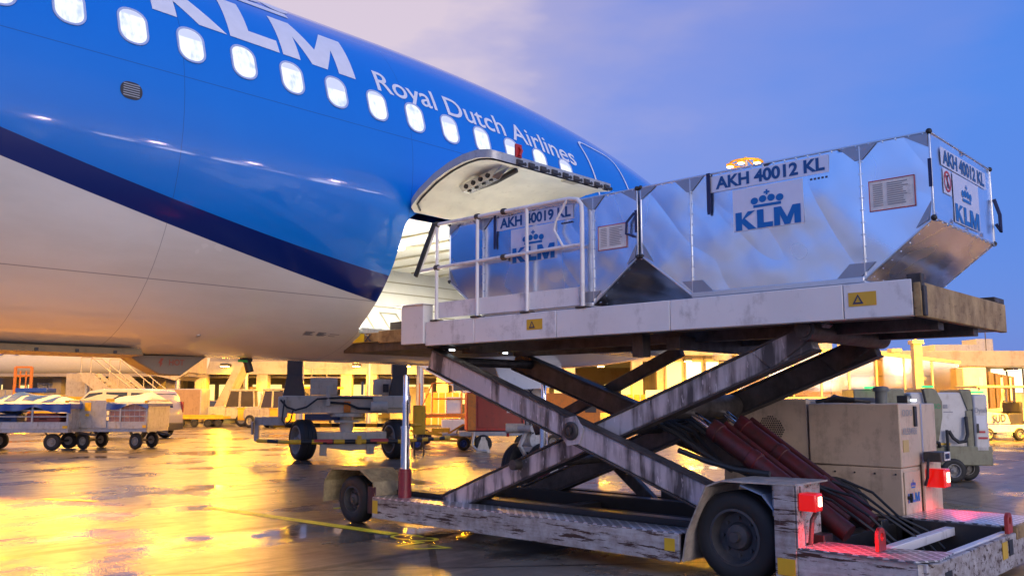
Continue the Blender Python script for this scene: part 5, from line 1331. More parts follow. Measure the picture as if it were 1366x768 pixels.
# tow tractors
M['tug'] = paint('tug_cream', (.46, .42, .33), .4, dirt=(.16, .12, .08), amount=.4, scale=3)
def tractor(label, deg, a, d, col=M['tug']):
    t = thing('tow_tractor', label, 'tow tractor', (0, 0, 0), 'tow tractors on the far side of the apron')
    MB().box(-1.35, -.3, -.7, .7, .45, .98).prism([(-1.42, -.68, .45), (-1.42, -.68, .85), (-1.2, -.68, 1.05), (-.3, -.68, 1.10), (-.3, -.68, .45)], (0, 1.36, 0)).build('bonnet', col, t, bevel=.04)
    MB().box(-.3, 1.25, -.75, .75, .40, 1.0).build('body', col, t, bevel=.03)
    MB().box(.35, 1.35, -.78, .78, .32, .92).box(.3, 1.32, -.78, .78, .92, 1.0).build('ballast', M['yellow'], t, bevel=.03)
    c = MB()
    for x_, xt in ((-.38, -.12), (.42, .42), (1.2, 1.12)):
        for y_ in (-.68, .68): c.beam((x_, y_, 1.0), (xt, y_ * .95, 1.92), .07, .07, (1, 0, 0))
    c.box(-.2, 1.2, -.70, .70, 1.90, 1.99).build('cab', col, t, bevel=.02)
    g_ = MB().prism([(-.30, -.665, 1.05), (-.08, -.64, 1.87), (.36, -.64, 1.87), (.36, -.665, 1.05)], (0, .01, 0)).prism([(.48, -.665, 1.05), (.48, -.64, 1.87), (1.08, -.64, 1.87), (1.14, -.665, 1.05)], (0, .01, 0)).add([(1.2, -.6, 1.05), (1.2, .6, 1.05), (1.13, .6, 1.87), (1.13, -.6, 1.87)], [(0, 1, 2, 3)])
    g_.build('window', paint('cab_window', (.06, .05, .035), .1, bmp=0), t)
    for x_ in (-.95, .55):
        for s_ in (-1, 1): wheel(t, (x_, s_ * .66, .33), (0, s_, 0), .33, .22, .18, M['tyre'], M['hubgrey'])
    MB().cyl((.9, 0, 1.99), (.9, 0, 2.1), .06).build('beacon', M['orange'], t)
    return place(t, a, d, deg)
tractor('white tow tractor with a glazed cab and yellow rear ballast', 8, PX(312, 49), 49)
tractor('white tow tractor partly hidden by the bridge drive unit', -25, PX(366, 46), 46)
tractor('white tow tractor behind the fuel trailer at the right end of the apron', 20, PX(1362, 36), 36)
# distant parked car
t = thing('parked_car', 'small white car with blue glass parked under the terminal ramp', 'car')
prof = [(-1.9, .28), (1.85, .28), (1.95, .7), (1.6, .85), (1.2, 1.38), (-.3, 1.42), (-1.0, .95), (-1.9, .75)]
body_section(MB(), prof, -.8, .8).build('body', M['vanwhite'], t, bevel=.03, angle=50)
MB().prism([(-.85, -.76, .95), (-.28, -.71, 1.34), (1.1, -.71, 1.32), (1.4, -.76, .92)], (0, -.012, 0)).build('side_window', plain('glass_blue', (.05, .08, .2), .1), t)
for x_ in (-1.2, 1.2): wheel(t, (x_, -.72, .29), (0, -1, 0), .29, .2, .18, M['tyre'], M['galv'])
place(t, PX(290, 56), 56, -35)
# mobile stairs
for lab, px, d, dg in (('pale mobile stairs leaning right, left one of the two behind the van', 150, 44, 4), ('pale mobile stairs leaning right, right one of the two behind the van', 185, 46, 0)):
    t = thing('mobile_stairs', lab, 'stairs', (0, 0, 0), 'mobile passenger stairs')
    for y_ in (0, 1.2): MB().prism([(-1.6, y_, 2.75), (-1.1, y_, 2.75), (1.6, y_, .55), (1.4, y_, .45), (.9, y_, .55), (-1.6, y_, 2.4)], (0, .05, 0)).build('side_panel', M['cream'], t)
    s_ = MB()
    for k in range(11): s_.box(-1.3 + .25 * k, -1.05 + .25 * k, .05, 1.2, 2.5 - .19 * k, 2.53 - .19 * k)
    s_.build('treads', M['galv'], t)
    r_ = MB()
    for y_ in (.02, 1.22): r_.tube([(-1.6, y_, 3.5), (-1.1, y_, 3.5), (1.5, y_, 1.5), (1.5, y_, .6)], .03, 8).tube([(-1.6, y_, 3.5), (-1.6, y_, 2.5)], .03, 8).tube([(.2, y_, 2.5), (.2, y_, 1.6)], .025, 8)
    r_.build('hand_rail', M['cream'], t)
    MB().box(-1.6, 1.6, .1, 1.1, .38, .55).beam((-1.4, .3, .5), (-1.4, .3, 2.5), .1, .1, (1, 0, 0)).beam((-1.4, .9, .5), (-1.4, .9, 2.5), .1, .1, (1, 0, 0)).build('chassis', M['grey'], t)
    for x_ in (-1.2, 1.2): wheel(t, (x_, .05, .28), (0, -1, 0), .28, .2, .15, M['tyre'], M['hubgrey'])
    place(t, PX(px, d), d, dg)
# high loader mast and belt behind the left carts
t = thing('forklift', 'yellow forklift with a raised twin mast behind the striped tarpaulin', 'forklift')
m_ = MB()
for x_ in (-.42, .42): m_.box(x_ - .06, x_ + .06, 0, .12, .3, 3.1)
for z_ in (1.2, 1.9, 2.6, 3.05): m_.box(-.42, .42, .02, .1, z_, z_ + .1)
for x_ in (-.15, .15): m_.box(x_ - .03, x_ + .03, .02, .08, .4, 2.9)
m_.build('mast', M['orange'], t, bevel=.008)
MB().box(-.65, .65, .2, 2.0, .35, 1.2).box(.55, 1.0, .3, 1.4, .5, 1.9).build('body', M['cream'], t, bevel=.03)
MB().tube([(-.55, .4, 1.2), (-.55, .5, 2.2), (-.55, 1.5, 2.2), (-.55, 1.6, 1.2)], .035, 8).tube([(.55, .4, 1.2), (.55, .5, 2.2), (.55, 1.5, 2.2), (.55, 1.6, 1.2)], .035, 8).build('cage', M['dark'], t)
for x_ in (-.6, .6): wheel(t, (x_, .45, .32), (-1 if x_ < 0 else 1, 0, 0), .32, .22, .17, M['tyre'], M['hubgrey'])
place(t, PX(28, 46), 46, 0)
t = thing('belt_loader', 'long yellow belt loader with a blue cover behind the baggage carts', 'belt loader')
MB().beam((-2.6, 0, 1.7), (2.6, 0, 1.35), .9, .2).build('conveyor', M['yellow'], t, bevel=.02)
MB().box(-1.6, 1.5, -.5, .5, .4, 1.0).build('body', M['yellow'], t, bevel=.03)
MB().box(-2.5, -.9, -.48, .48, 1.78, 2.0).build('cover', M['tarp'], t, bevel=.04)
MB().box(.0, 1.3, -.45, .45, 1.55, 2.75).box(1.3, 1.6, -.4, .4, 1.5, 2.4).build('load', M['cream'], t, bevel=.04)
for x_ in (-1.2, 1.2): wheel(t, (x_, -.5, .3), (0, -1, 0), .3, .2, .15, M['tyre'], M['hubgrey'])
place(t, PX(92, 45), 45, 0)

# ground power units on the right
M['gpu'] = paint('unit_white', (.58, .56, .53), .35, dirt=(.3, .25, .2), amount=.25, scale=3)
M['gpug'] = paint('unit_olive', (.20, .20, .13), .4, dirt=(.1, .08, .05), amount=.4, scale=3)
led = plain('green_led', (.05, .6, .2), .3, emit=(.02, .85, .16), strength=1.5)
t = thing('ground_power_unit', 'white and olive ground power unit with green status lights', 'power unit')
MB().box(-.55, .62, 0, 1.1, .62, 1.78).build('body', M['gpu'], t, bevel=.03)
MB().prism([(-.30, -.03, 1.86), (-.06, -.03, 1.86), (.06, -.03, 1.60), (.05, -.03, 1.30), (-.05, -.03, .80), (-.13, -.03, .80), (-.22, -.03, 1.40)], (0, 1.12, 0)).build('hood', M['gpug'], t, bevel=.015)
MB().tube([(-.32, -.06, 1.85), (-.24, -.06, 1.40), (-.15, -.06, .79), (-.05, -.06, .79)], .025, 8).build('hood_seal', M['black'], t)
MB().prism([(.40, -.03, 1.84), (.62, -.03, 1.84), (.64, -.03, 1.45), (.54, -.03, 1.40)], (0, 1.1, 0)).box(.50, .62, -.03, .1, .55, 1.42).build('end_hood', M['gpug'], t, bevel=.01)
MB().box(-1.6, -.6, .15, 1.1, 1.35, 1.85).build('side_box', M['gpug'], t, bevel=.02)
MB().box(-.80, .96, -.04, 1.2, .34, .72).build('skirt', M['gpug'], t, bevel=.02)
MB().box(.64, .92, -.04, .9, .60, 1.74).build('column', M['gpu'], t, bevel=.04)
MB().box(.68, .86, -.05, -.042, 1.05, 1.32).build('screen', plain('screen_pale', (.6, .62, .66), .3), t)
MB().box(.68, .72, -.06, -.04, .98, 1.16).build('handle', M['black'], t)
MB().box(.70, .88, -.048, -.042, .86, .90).box(.72, .84, -.048, -.042, .98, 1.02).build('sticker', M['printred'], t)
MB().tube([(.48, -.06, 1.30), (.48, -.1, .95), (.42, -.12, .82), (.30, -.12, .80), (.20, -.1, .88), (.14, -.06, 1.02)], .035, 8).tube([(.1, -.08, .58), (.09, -.1, 1.04)], .03, 8).tube([(-.36, -.08, .70), (-.32, -.12, .80), (-.2, -.14, .83), (-.08, -.12, .78), (-.06, -.08, .70)], .035, 8).build('cable', M['black'], t)
t_ = MB(); put_text(t_, 'OSO', (-.20, -.034, 1.46), (1, 0, 0), (0, 0, 1), .22, .09, lift=.004); t_.build('lettering', plain('print_green', (.03, .30, .12), .5), t, fix=False)
t_ = MB(); put_text(t_, 'Dynell', (.67, -.042, 1.38), (1, 0, 0), (0, 0, 1), .23, .10, lift=.004); t_.build('lettering', M['grey_print'], t, fix=False)
MB().box(.08, .16, -.012, -.002, 1.46, 1.54).box(.08, .26, -.004, -.001, 1.38, 1.40).build('small_print', M['grey_print'], t)
MB().box(-.1, .16, -.045, -.035, .74, .78).build('yellow_tag', M['yellow'], t)
l_ = MB()
for x_, z_ in ((-1.30, 1.86), (-.18, 1.875), (.78, 1.765)): l_.box(x_ - .11, x_ + .11, .02, .12, z_, z_ + .04)
l_.build('status_light', led, t, bevel=.01)
for x_ in (.2, .72): wheel(t, (x_, .02 if x_ < .5 else .7, .24), (0, -1, 0), .24, .18, .13, M['tyre'], M['hubgrey'])
MB().prism([(-.75, -.5, .05), (-.35, -.5, .05), (-.45, -.5, .45), (-.55, -.5, .48)], (0, .06, 0)).build('tow_hitch', M['gpu'], t, bevel=.01)
MB().cyl((-.72, -.3, .55), (-.55, -.3, .55), .10).cyl((-.7, -.3, .75), (-.52, -.3, .75), .09).build('yellow_plug', M['yellow'], t)
place(t, PX(1252, 15.6), 15.6, -6); t.scale = (.87, .87, .87)
# covered tractor further right
t = thing('baggage_tractor', 'open baggage tractor with a lettered white cover over its bonnet', 'tractor')
MB().box(-.95, 1.0, -.5, .6, .28, .55).build('chassis', M['white'], t, bevel=.02)
MB().prism([(-.9, -.52, .55), (-.86, -.5, .95), (-.6, -.5, 1.02), (.25, -.5, .92), (.35, -.52, .55)], (0, 1.1, 0)).build('bonnet_cover', M['tarpw'], t, bevel=.06)
t_ = MB(); put_text(t_, 'SUD', (-.42, -.53, .62), (.98, 0, .1), (0, 0, 1), .55, .26, lift=.01, bold=.02); t_.build('lettering', M['ink'], t, fix=False)
f_ = MB()
for x_, y_ in ((-.8, .4), (.95, .5), (.95, -.45), (-.8, -.45)): f_.tube([(x_, y_, .5), (x_ + (.1 if x_ > 0 else 0), y_, 1.85)], .03, 8)
f_.box(-.95, 1.1, -.55, .6, 1.84, 1.92).build('canopy', M['cream'], t, bevel=.02)
MB().box(.35, .95, -.4, .5, .55, .95).box(.82, .95, -.4, .5, .95, 1.35).build('seat', M['dark'], t, bevel=.04)
for x_ in (-.6, .65): wheel(t, (x_, -.48, .22), (0, -1, 0), .22, .18, .13, M['tyre'], M['hubgrey'])
place(t, PX(1322, 32), 32, 10)

# ------------------------------------------------------------------ terminal
M['lit'] = plain('lit_window', (.5, .4, .2), .3, emit=(1, .72, .22), strength=1.6)
M['litw'] = plain('lit_window_white', (.6, .6, .5), .3, emit=(1, .90, .62), strength=1.5)
def clear_glass(name):
    m, nt, N, L, p = new_mat(name)
    N.remove(p); o = [n for n in N if n.type == 'OUTPUT_MATERIAL'][0]
    tr = N.new('ShaderNodeBsdfTransparent'); tr.inputs[0].default_value = (.80, .72, .55, 1)
    gl = N.new('ShaderNodeBsdfGlossy'); gl.inputs['Roughness'].default_value = .08; gl.inputs[0].default_value = (.8, .75, .65, 1)
    mx = N.new('ShaderNodeMixShader'); mx.inputs[0].default_value = .22
    L.new(tr.outputs[0], mx.inputs[1]); L.new(gl.outputs[0], mx.inputs[2]); L.new(mx.outputs[0], o.inputs['Surface'])
    return m
M['tglass'] = clear_glass('corridor_glass')
M['tcream'] = paint('terminal_cream', (.50, .43, .29), .6, dirt=(.22, .16, .09), amount=.4, scale=.7, streak=(1, 1, .2))
D0 = 58
tb_ = thing('terminal_building', 'long concrete terminal on columns with lit windows behind the apron', 'building')
MB().box(PX(-150, D0), PX(880, D0), 0, 14, 3.9, 6.4).build('gallery', M['concrete'], tb_, bevel=.02)
MB().box(PX(225, D0), PX(640, D0), -.35, .0, 3.05, 3.9).build('edge_beam', M['tcream'], tb_, bevel=.02)
for px in (268, 350, 462, 496, 590, 655, 760, 850):
    MB().box(PX(px, D0) - .36, PX(px, D0) + .36, -.3, .5, 0, 3.06 if px < 640 else 3.9).build('column', M['tcream'], tb_, bevel=.03)
for px in (-60, 20, 110, 190): MB().box(PX(px, D0) - .4, PX(px, D0) + .4, 6, 6.8, 0, 3.9).build('column', M['concrete'], tb_)
MB().box(PX(-150, D0), PX(880, D0), 12, 12.4, 0, 3.9).build('back_wall', M['concrete'], tb_)
w_ = MB()
for k in range(38):
    x_ = PX(-140 + k * 27, D0)
    if k % 3 != 2: w_.box(x_, x_ + .95, 11.95, 11.99, 1.1 if k % 2 else .3, 2.6)
w_.build('lit_window', M['lit'], tb_)
MB().prism([(PX(282, 52), -6, .7), (PX(312, 52), -6, 3.4), (PX(322, 52), -6, 3.4), (PX(292, 52), -6, .55)], (0, 1.6, 0)).build('outer_stair', M['tcream'], tb_)
MB().prism([(PX(178, 52), -5, 2.0), (PX(222, 52), -5, 3.5), (PX(238, 52), -5, 3.5), (PX(192, 52), -5, 1.9)], (0, 1.6, 0)).build('outer_stair', M['tcream'], tb_)
# right wing: concrete body, flat lit roof edge, upper glazing
MB().box(PX(880, D0), PX(1190, D0), 1, 15, 0, 4.3).build('wing_wall', M['tcream'], tb_, bevel=.02)
MB().box(PX(860, D0), PX(1060, D0), -.4, 15, 4.3, 4.8).build('wing_roof', M['tcream'], tb_, bevel=.02)
for k in range(7):
    x_ = PX(893 + 27 * k, D0)
    MB().box(x_, x_ + 1.0, .93, .98, 2.4 if k % 2 else 2.0, 3.9).build('window', M['litw'] if k % 3 else M['lit'], tb_)
    MB().box(x_ - .12, x_, .85, .99, 0, 4.3).build('pilaster', M['concrete'], tb_)
w_ = MB()
for k in range(5): w_.box(PX(900 + 34 * k, D0), PX(922 + 34 * k, D0), .93, .98, .2, 1.7)
w_.build('dark_doorway', M['dark'], tb_)
MB().box(PX(1060, D0), PX(1480, D0), -1.0, 16, 3.55, 4.55).build('roof_fascia', M['tcream'], tb_, bevel=.03)
MB().box(PX(1190, D0), PX(1480, D0), 1, 16, 0, 3.55).build('lower_wall', M['tcream'], tb_)
for k in range(6):
    x_ = PX(1335 + 22 * k, D0); f = MB().box(x_, x_ + .95, .9, .97, 1.9, 3.45).build('window', M['litw'], tb_); MB().box(x_ + .95, x_ + 1.05, .85, .99, 1.9, 3.45).build('mullion', M['dark'], f)
MB().lathe((PX(965, 50), -8, 0), (PX(965, 50), -8, 4.2), [(0, .22), (.86, .22), (.86, .5), (.93, .55), (1, .2)], 16).build('roof_vent', M['grey'], tb_)
wl_px = (-90, 40, 150, 305, 400, 478, 545, 620, 705, 800, 915, 1000, 1110, 1250, 1340)  # row of assumed wall lamps, added for golden walls and apron sheen
for px in wl_px:
    zz = 3.62 if px < 880 else (3.95 if px < 1060 else 3.35); yy = -.55 if px > 1050 else -.42
    h_ = MB().box(PX(px, D0) - .22, PX(px, D0) + .22, yy - .9, yy + .05, zz - .06, zz + .10).build('assumed_wall_lamp', M['dark'], tb_, bevel=.02)
    MB().box(PX(px, D0) - .18, PX(px, D0) + .18, yy - .88, yy - .3, zz - .10, zz - .062).build('lens', plain('assumed_wall_lamp_lens', (1, .7, .2), .3, emit=(1, .58, .14), strength=45), h_)
    li = bpy.data.lights.new('sodium_light', 'SPOT'); li.energy = 2900; li.color = (1, .45, .008); li.spot_size = R(172); li.spot_blend = .4; li.shadow_soft_size = .2
    lo = bpy.data.objects.new('sodium_light', li); COL.objects.link(lo); lo.parent = h_; lo.location = (PX(px, D0), yy - .75, zz - .16); lo.rotation_euler = (R(-14), 0, 0)
rfp = MB()
for px, w_, hh in ((300, 3, 1.0), (420, 1.6, 1.6), (560, 4, .8), (720, 2.2, 1.2), (1090, 2.6, .9), (1165, 1.4, 1.3), (1290, 3.2, .7), (1350, 1.2, 1.1)):
    z0 = 6.4 if px < 880 else (4.8 if px < 1060 else 4.55)
    rfp.box(PX(px, D0), PX(px, D0) + w_, 4, 6, z0, z0 + hh)
rfp.build('roof_plant', M['grey'], tb_, bevel=.03)
MB().tube([(PX(1342, D0), 2, 4.5), (PX(1342, D0), 2, 6.4)], .03, 6).build('roof_aerial', M['dark'], tb_)
pp = MB()
for z_, y_ in ((3.3, .5), (2.95, 1.2)): pp.tube([(PX(230, D0), y_, z_), (PX(640, D0), y_, z_)], .10, 8)
pp.build('service_pipe', M['galv'], tb_)
for px, w_ in ((300, 1.9), (375, 2.4), (512, 2.6), (690, 2.2), (790, 2.0)): MB().box(PX(px, D0), PX(px, D0) + w_, 3.0, 3.3, 0, 2.3).build('inner_screen', M['tcream'], tb_)
tb_.location = ap(0, D0); turn(tb_)
# pier on the near side of the stand: only seen mirrored in the glossy hull
pr_ = thing('pier_building', 'low pier with a row of lit windows, seen only mirrored in the airliner hull', 'building', (30, -52, 0))
MB().box(-30, 95, -62, -52, 0, 5.2).build('wall', M['concrete'], pr_, bevel=.05)
for k in range(26):
    if k in (4, 9, 10, 17, 21): continue
    MB().box(-26 + 4.6 * k, -23.2 + 4.6 * k, -51.98, -51.93, 2.9 + .3 * (k % 3), 3.7 + .25 * (k % 2)).build('lit_window', plain('pier_window', (.6, .6, .6), .3, emit=(.95, .93, 1), strength=13), pr_)
for k in range(14):
    MB().box(-20 + 8.1 * k, -19.4 + 8.1 * k, -51.6, -51.2, 4.9, 5.3).build('lamp', plain('pier_lamp', (1, .9, .9), .3, emit=(1, .80, .74), strength=140), pr_)
# glazed walkway towards the right
gw_ = thing('glazed_walkway', 'raised walkway with large glass panels behind the power units', 'walkway')
d2 = 40
xa, xb = PX(985, d2), PX(1283, d2)
MB().box(xa, xb, 0, 2.6, 1.25, 1.55).build('floor_beam', M['tcream'], gw_, bevel=.02)
MB().prism([(xa, -.1, 3.62), (PX(1150, d2), -.1, 3.52), (xb, -.1, 3.02), (xb, -.1, 3.14), (PX(1150, d2), -.1, 3.66), (xa, -.1, 3.78)], (0, 2.8, 0)).build('roof', M['tcream'], gw_)
for k in range(8):
    x0, x1 = xa + (xb - xa) * k / 8, xa + (xb - xa) * (k + 1) / 8
    zt = lambda x: 3.62 - .10 * (x - xa) / (PX(1150, d2) - xa) if x < PX(1150, d2) else 3.52 - .5 * (x - PX(1150, d2)) / (xb - PX(1150, d2))
    p_ = MB().prism([(x0 + .04, 0, 1.55), (x1 - .04, 0, 1.55), (x1 - .04, 0, zt(x1)), (x0 + .04, 0, zt(x0))], (0, .04, 0)).build('glass_panel', M['tglass'], gw_)
    MB().prism([(x0 - .04, -.03, 1.55), (x0 + .04, -.03, 1.55), (x0 + .04, -.03, zt(x0)), (x0 - .04, -.03, zt(x0))], (0, .1, 0)).build('mullion', M['cream'], gw_)
MB().box(xa, xb, 2.3, 2.4, 1.55, 3.0).build('inner_wall', M['tcream'], gw_)
lw = MB()
for k in range(6): lw.sphere((xa + (xb - xa) * (.28 + .12 * k), .9, 2.4 if k % 2 else 2.2), .10, 6)
lw.build('lamp', M['lit'], gw_)
for k in range(3):
    li = bpy.data.lights.new('walkway_light', 'POINT'); li.energy = 130; li.color = (1, .55, .12); li.shadow_soft_size = .15
    lo = bpy.data.objects.new('walkway_light', li); COL.objects.link(lo); lo.parent = gw_; lo.location = (xa + (xb - xa) * (.3 + .25 * k), .7, 2.75)
MB().box(xa, xb, 2.22, 2.3, 1.9, 1.98).box(xa, xb, 2.22, 2.3, 2.5, 2.56).build('inner_rail', M['dark'], gw_)
for k in range(5): MB().box(xa + (xb - xa) * (.1 + .2 * k), xa + (xb - xa) * (.1 + .2 * k) + .7, 2.2, 2.29, 1.6, 2.45).build('inner_panel', M['cream'] if k % 2 else M['bridge'], gw_)
for px in (1010, 1100, 1180): MB().box(PX(px, d2) - .2, PX(px, d2) + .2, 1, 1.4, 0, 1.26).build('support', M['cream'], gw_)
MB().box(PX(1278, d2), PX(1309, d2), -.6, 2.4, .9, 2.85).build('end_cabin', M['gpu'], gw_, bevel=.04)
MB().box(PX(1298, d2), PX(1303, d2), -.62, -.602, 2.0, 2.4).build('cabin_window', M['lit'], gw_)
bl = MB()
for k in range(8): bl.box(PX(1313, d2) + .15 * k, PX(1313, d2) + .15 * k + .11, -.5 + (.06 if k % 2 else 0), 2.2, 1.0 + .02 * k, 2.65 - .03 * k)
bl.build('bellows', paint('bellows_brown', (.16, .11, .08), .7, dirt=(.08, .06, .05), amount=.3), gw_)
MB().box(PX(1328, d2), PX(1331, d2), -.53, -.51, 1.4, 2.4).box(PX(1340, d2), PX(1342, d2), -.53, -.51, 1.4, 2.4).build('lit_slot', M['lit'], gw_)
gw_.location = ap(0, d2); turn(gw_)
# round bottomed passenger bridge at the left with blue portholes
t = thing('pier_corridor', 'long white elevated corridor with a row of oval blue windows at the left', 'corridor')
d3 = 50
def tubefn(a, b):
    q = 2 * math.pi * b; x = PX(-260, d3) + (PX(252, d3) - PX(-260, d3)) * a
    return Vector((x, 1.6 + 1.7 * math.cos(q), 4.35 + 1.5 * math.sin(q)))
MB().grid(tubefn, 24, 28).build('shell', plain('corridor_white', (.78, .76, .72), .3), t)
for k in range(-6, 4):
    x_ = PX(128 + 21.5 * k, d3)
    MB().lathe((x_, -.115, 4.1), (x_, -.20, 4.1), [(0, .19), (1, .19)], 18).build('oval_window', plain('porthole_blue', (.05, .12, .45), .15), t)
MB().box(PX(-260, d3), PX(250, d3), -.05, 3.2, 2.72, 2.90).build('sill_beam', M['concrete'], t)
for px in (-120, 60, 215): MB().box(PX(px, d3) - .25, PX(px, d3) + .25, 1.2, 1.8, 0, 2.75).build('support', M['concrete'], t)
MB().prism([(PX(205, d3), -.3, 2.8), (PX(252, d3), -.3, 4.2), (PX(252, d3), -.3, 2.95), (PX(235, d3), -.3, 2.5)], (0, 3, 0)).build('end_gusset', M['cream'], t)
t.location = ap(0, d3); turn(t)
t = thing('lamp_post', 'slender square concrete post with a small cap beside the glazed walkway', 'post')
MB().box(-.17, .17, -.17, .17, 0, 3.95).box(-.24, .24, -.24, .24, 3.78, 3.95).cyl((0, 0, 3.95), (0, 0, 4.1), .06).build('post', M['tcream'], t, bevel=.01)
place(t, PX(1226, 38), 38)
t = thing('lamp_post', 'short capped concrete post on the roof line left of the tall one', 'post')
MB().box(-.2, .2, -.2, .2, 0, 4.0).box(-.28, .28, -.28, .28, 3.85, 4.05).build('post', M['tcream'], t, bevel=.01)
place(t, PX(1197, 46), 46)
# clutter seen under and between the arms
for lab, px, d, s, mt in (('white service van between the scissor arms, far apron', 905, 44, (1.6, 1.6, 1.9), 'white'), ('cream box truck under the glazed wing, far apron', 1015, 47, (2.2, 1.8, 2.3), 'cream')):
    t = thing('box_truck', lab, 'truck')
    MB().box(-s[0], s[0] * .55, 0, s[1], .55, s[2]).build('box_body', M[mt], t, bevel=.03)
    MB().prism([(s[0] * .58, .05, .45), (s[0] * 1.2, .05, .45), (s[0] * 1.2, .05, 1.0), (s[0] * 1.02, .05, 1.65), (s[0] * .58, .05, 1.65)], (0, s[1] - .1, 0)).build('cab', M[mt], t, bevel=.04)
    MB().prism([(s[0] * .68, .04, 1.05), (s[0] * 1.1, .04, 1.05), (s[0] * .98, .04, 1.55), (s[0] * .68, .04, 1.55)], (0, .02, 0)).build('side_window', M['glass'], t)
    for x_ in (-s[0] * .6, s[0] * .85): wheel(t, (x_, .05, .36), (0, -1, 0), .36, .24, .2, M['tyre'], M['hubgrey'])
    place(t, PX(px, d), d, -8)
t = thing('equipment_rack', 'orange and yellow equipment rack on the far apron between the arms', 'rack')
MB().box(-1.3, 1.3, 0, 1.2, .3, .5).box(-1.3, 1.3, 0, 1.2, .95, 1.05).box(-1.0, -.2, .1, 1, .5, .9).box(.2, 1.1, .1, 1, 1.05, 1.4).build('shelves', M['orange'], t, bevel=.01)
r_ = MB()
for x_ in (-1.28, 0, 1.28): r_.box(x_ - .04, x_ + .04, 0, .08, 0, 1.6)
r_.build('uprights', M['yellow'], t)
place(t, PX(782, 33), 33, 5)

def far_container(label, a, d, w_, h_, mt, deg=0):
    t = thing('storage_container', label, 'container', (0, 0, 0), 'containers standing along the terminal')
    MB().box(-w_ / 2, w_ / 2, 0, 1.6, .12, h_).build('body', M[mt], t, bevel=.03)
    r_ = MB()
    for k in range(7): r_.box(-w_ / 2 + w_ * k / 6 - .03, -w_ / 2 + w_ * k / 6 + .03, -.03, 0, .12, h_)
    r_.build('rib', M['galv'], t); MB().box(-w_ / 2, w_ / 2, -.01, 1.6, 0, .12).build('base', M['dark'], t)
    return place(t, a, d, deg)
far_container('cream container standing left of the forklift mast', PX(-12, 51), 51, 2.4, 2.0, 'cream')
far_container('grey container between the forklift and the mobile stairs', PX(72, 52), 52, 2.0, 2.4, 'grey')
far_container('blue container below the oval windows of the corridor', PX(118, 53), 53, 1.6, 1.5, 'tarp')
far_container('white container beside the outer stair of the terminal', PX(332, 54), 54, 1.5, 1.9, 'white')
far_container('orange container under the terminal gallery, right of the lift columns', PX(585, 47), 47, 2.2, 1.8, 'orange')
far_container('yellow container seen through the upper gap of the scissor arms', PX(845, 48), 48, 2.2, 1.7, 'yellow')
t = thing('access_platform', 'raised scissor work platform with a guard rail in front of the terminal', 'work platform')
MB().box(-1.2, 1.2, 0, 1.1, 2.0, 2.12).build('deck', M['yellow'], t, bevel=.01)
MB().beam((-1.0, .1, .6), (1.0, .1, 1.95), .1, .12).beam((1.0, .2, .6), (-1.0, .2, 1.95), .1, .12).build('scissor', M['dark'], t)
MB().box(-1.2, 1.2, 0, 1.1, .3, .62).build('chassis', M['yellow'], t, bevel=.03)
r_ = MB()
for x_ in (-1.18, -.4, .4, 1.18): r_.tube([(x_, .03, 2.1), (x_, .03, 3.1)], .03, 6)
for z_ in (2.6, 3.1): r_.tube([(-1.18, .03, z_), (1.18, .03, z_)], .03, 6)
r_.build('guard_rail', M['cream'], t)
for x_ in (-.85, .85): wheel(t, (x_, -.02, .26), (0, -1, 0), .26, .18, .14, M['tyre'], M['hubgrey'])
place(t, PX(425, 48), 48, 5)

# ------------------------------------------------------------------ lamps
def flood(name_label, a, d, h, aim, en, spread=120, col=(1.0, .45, .008), heads=3, group='sodium floodlight masts', blend=.5, vis=True, pw=1.0):
    t = thing('added_floodlight_mast', name_label, 'light mast', (0, 0, 0), group)
    t.location = ap(a, d)
    MB().lathe(ap(a, d), ap(a, d, h), [(0, .16), (1, .08)], 14).build('pole', M['galv'], t)
    base = Vector(ap(a, d, h)); aim = Vector(aim); dr_ = (aim - base).normalized(); sd = dr_.cross(Vector((0, 0, 1))).normalized()
    MB().beam(base - sd * .9, base + sd * .9, .10, .10).build('cross_arm', M['galv'], t)
    li = None
    for k in range(heads):
        c = base + sd * (-.7 + 1.4 * k / max(1, heads - 1)) + dr_ * .12
        hd = MB().beam(c - dr_ * .12, c + dr_ * .06, .36, .28, (0, 0, 1)).build('floodlight', M['dark'], t, bevel=.01)
        MB().beam(c + dr_ * .062, c + dr_ * .07, .30, .22, (0, 0, 1)).build('lens', plain('sodium_lens', (1, .7, .2), .3, emit=(1, .55, .10), strength=60), hd)
    li = bpy.data.lights.new('sodium_light', 'SPOT'); li.energy = en; li.color = col; li.spot_size = R(spread); li.spot_blend = blend; li.shadow_soft_size = 1.1
    lo = bpy.data.objects.new('sodium_light', li); COL.objects.link(lo); lo.parent = t
    lo.location = base + dr_ * .45 - t.location; lo.rotation_euler = dr_.to_track_quat('-Z', 'Y').to_euler()
    return t
flood('assumed floodlight mast hidden straight behind the left lift column of the bridge', PX(400, 37), 37, 11.5, ap(-3, 14), 17000, 130)  # main lamp assumed from the shadow direction, pole hidden behind the bridge column
flood('added unseen floodlight mast off the left end of the baggage cart line', PX(-230, 24), 24, 9, ap(-9, 42), 21000, 140)  # out-of-view mast put in to light the far fronts facing the camera
flood('added floodlight mast in front of the terminal columns left of the nose', PX(560, 34), 34, 8.6, ap(-4, 58), 30000, 140)  # mast put in behind the hull to wash the terminal front
flood('added unseen floodlight mast beyond the right edge beside the walkway', PX(1480, 26), 26, 9, ap(20, 52), 66000, 135)  # out-of-view mast added to light the terminal's right wing
flood('added unseen floodlight mast beyond the right edge, heads turned down to the loader tail', PX(1560, 24), 24, 9, (14.5, -3, 0), 45000, 38)  # out-of-view mast added to warm the ground beside the loader tail
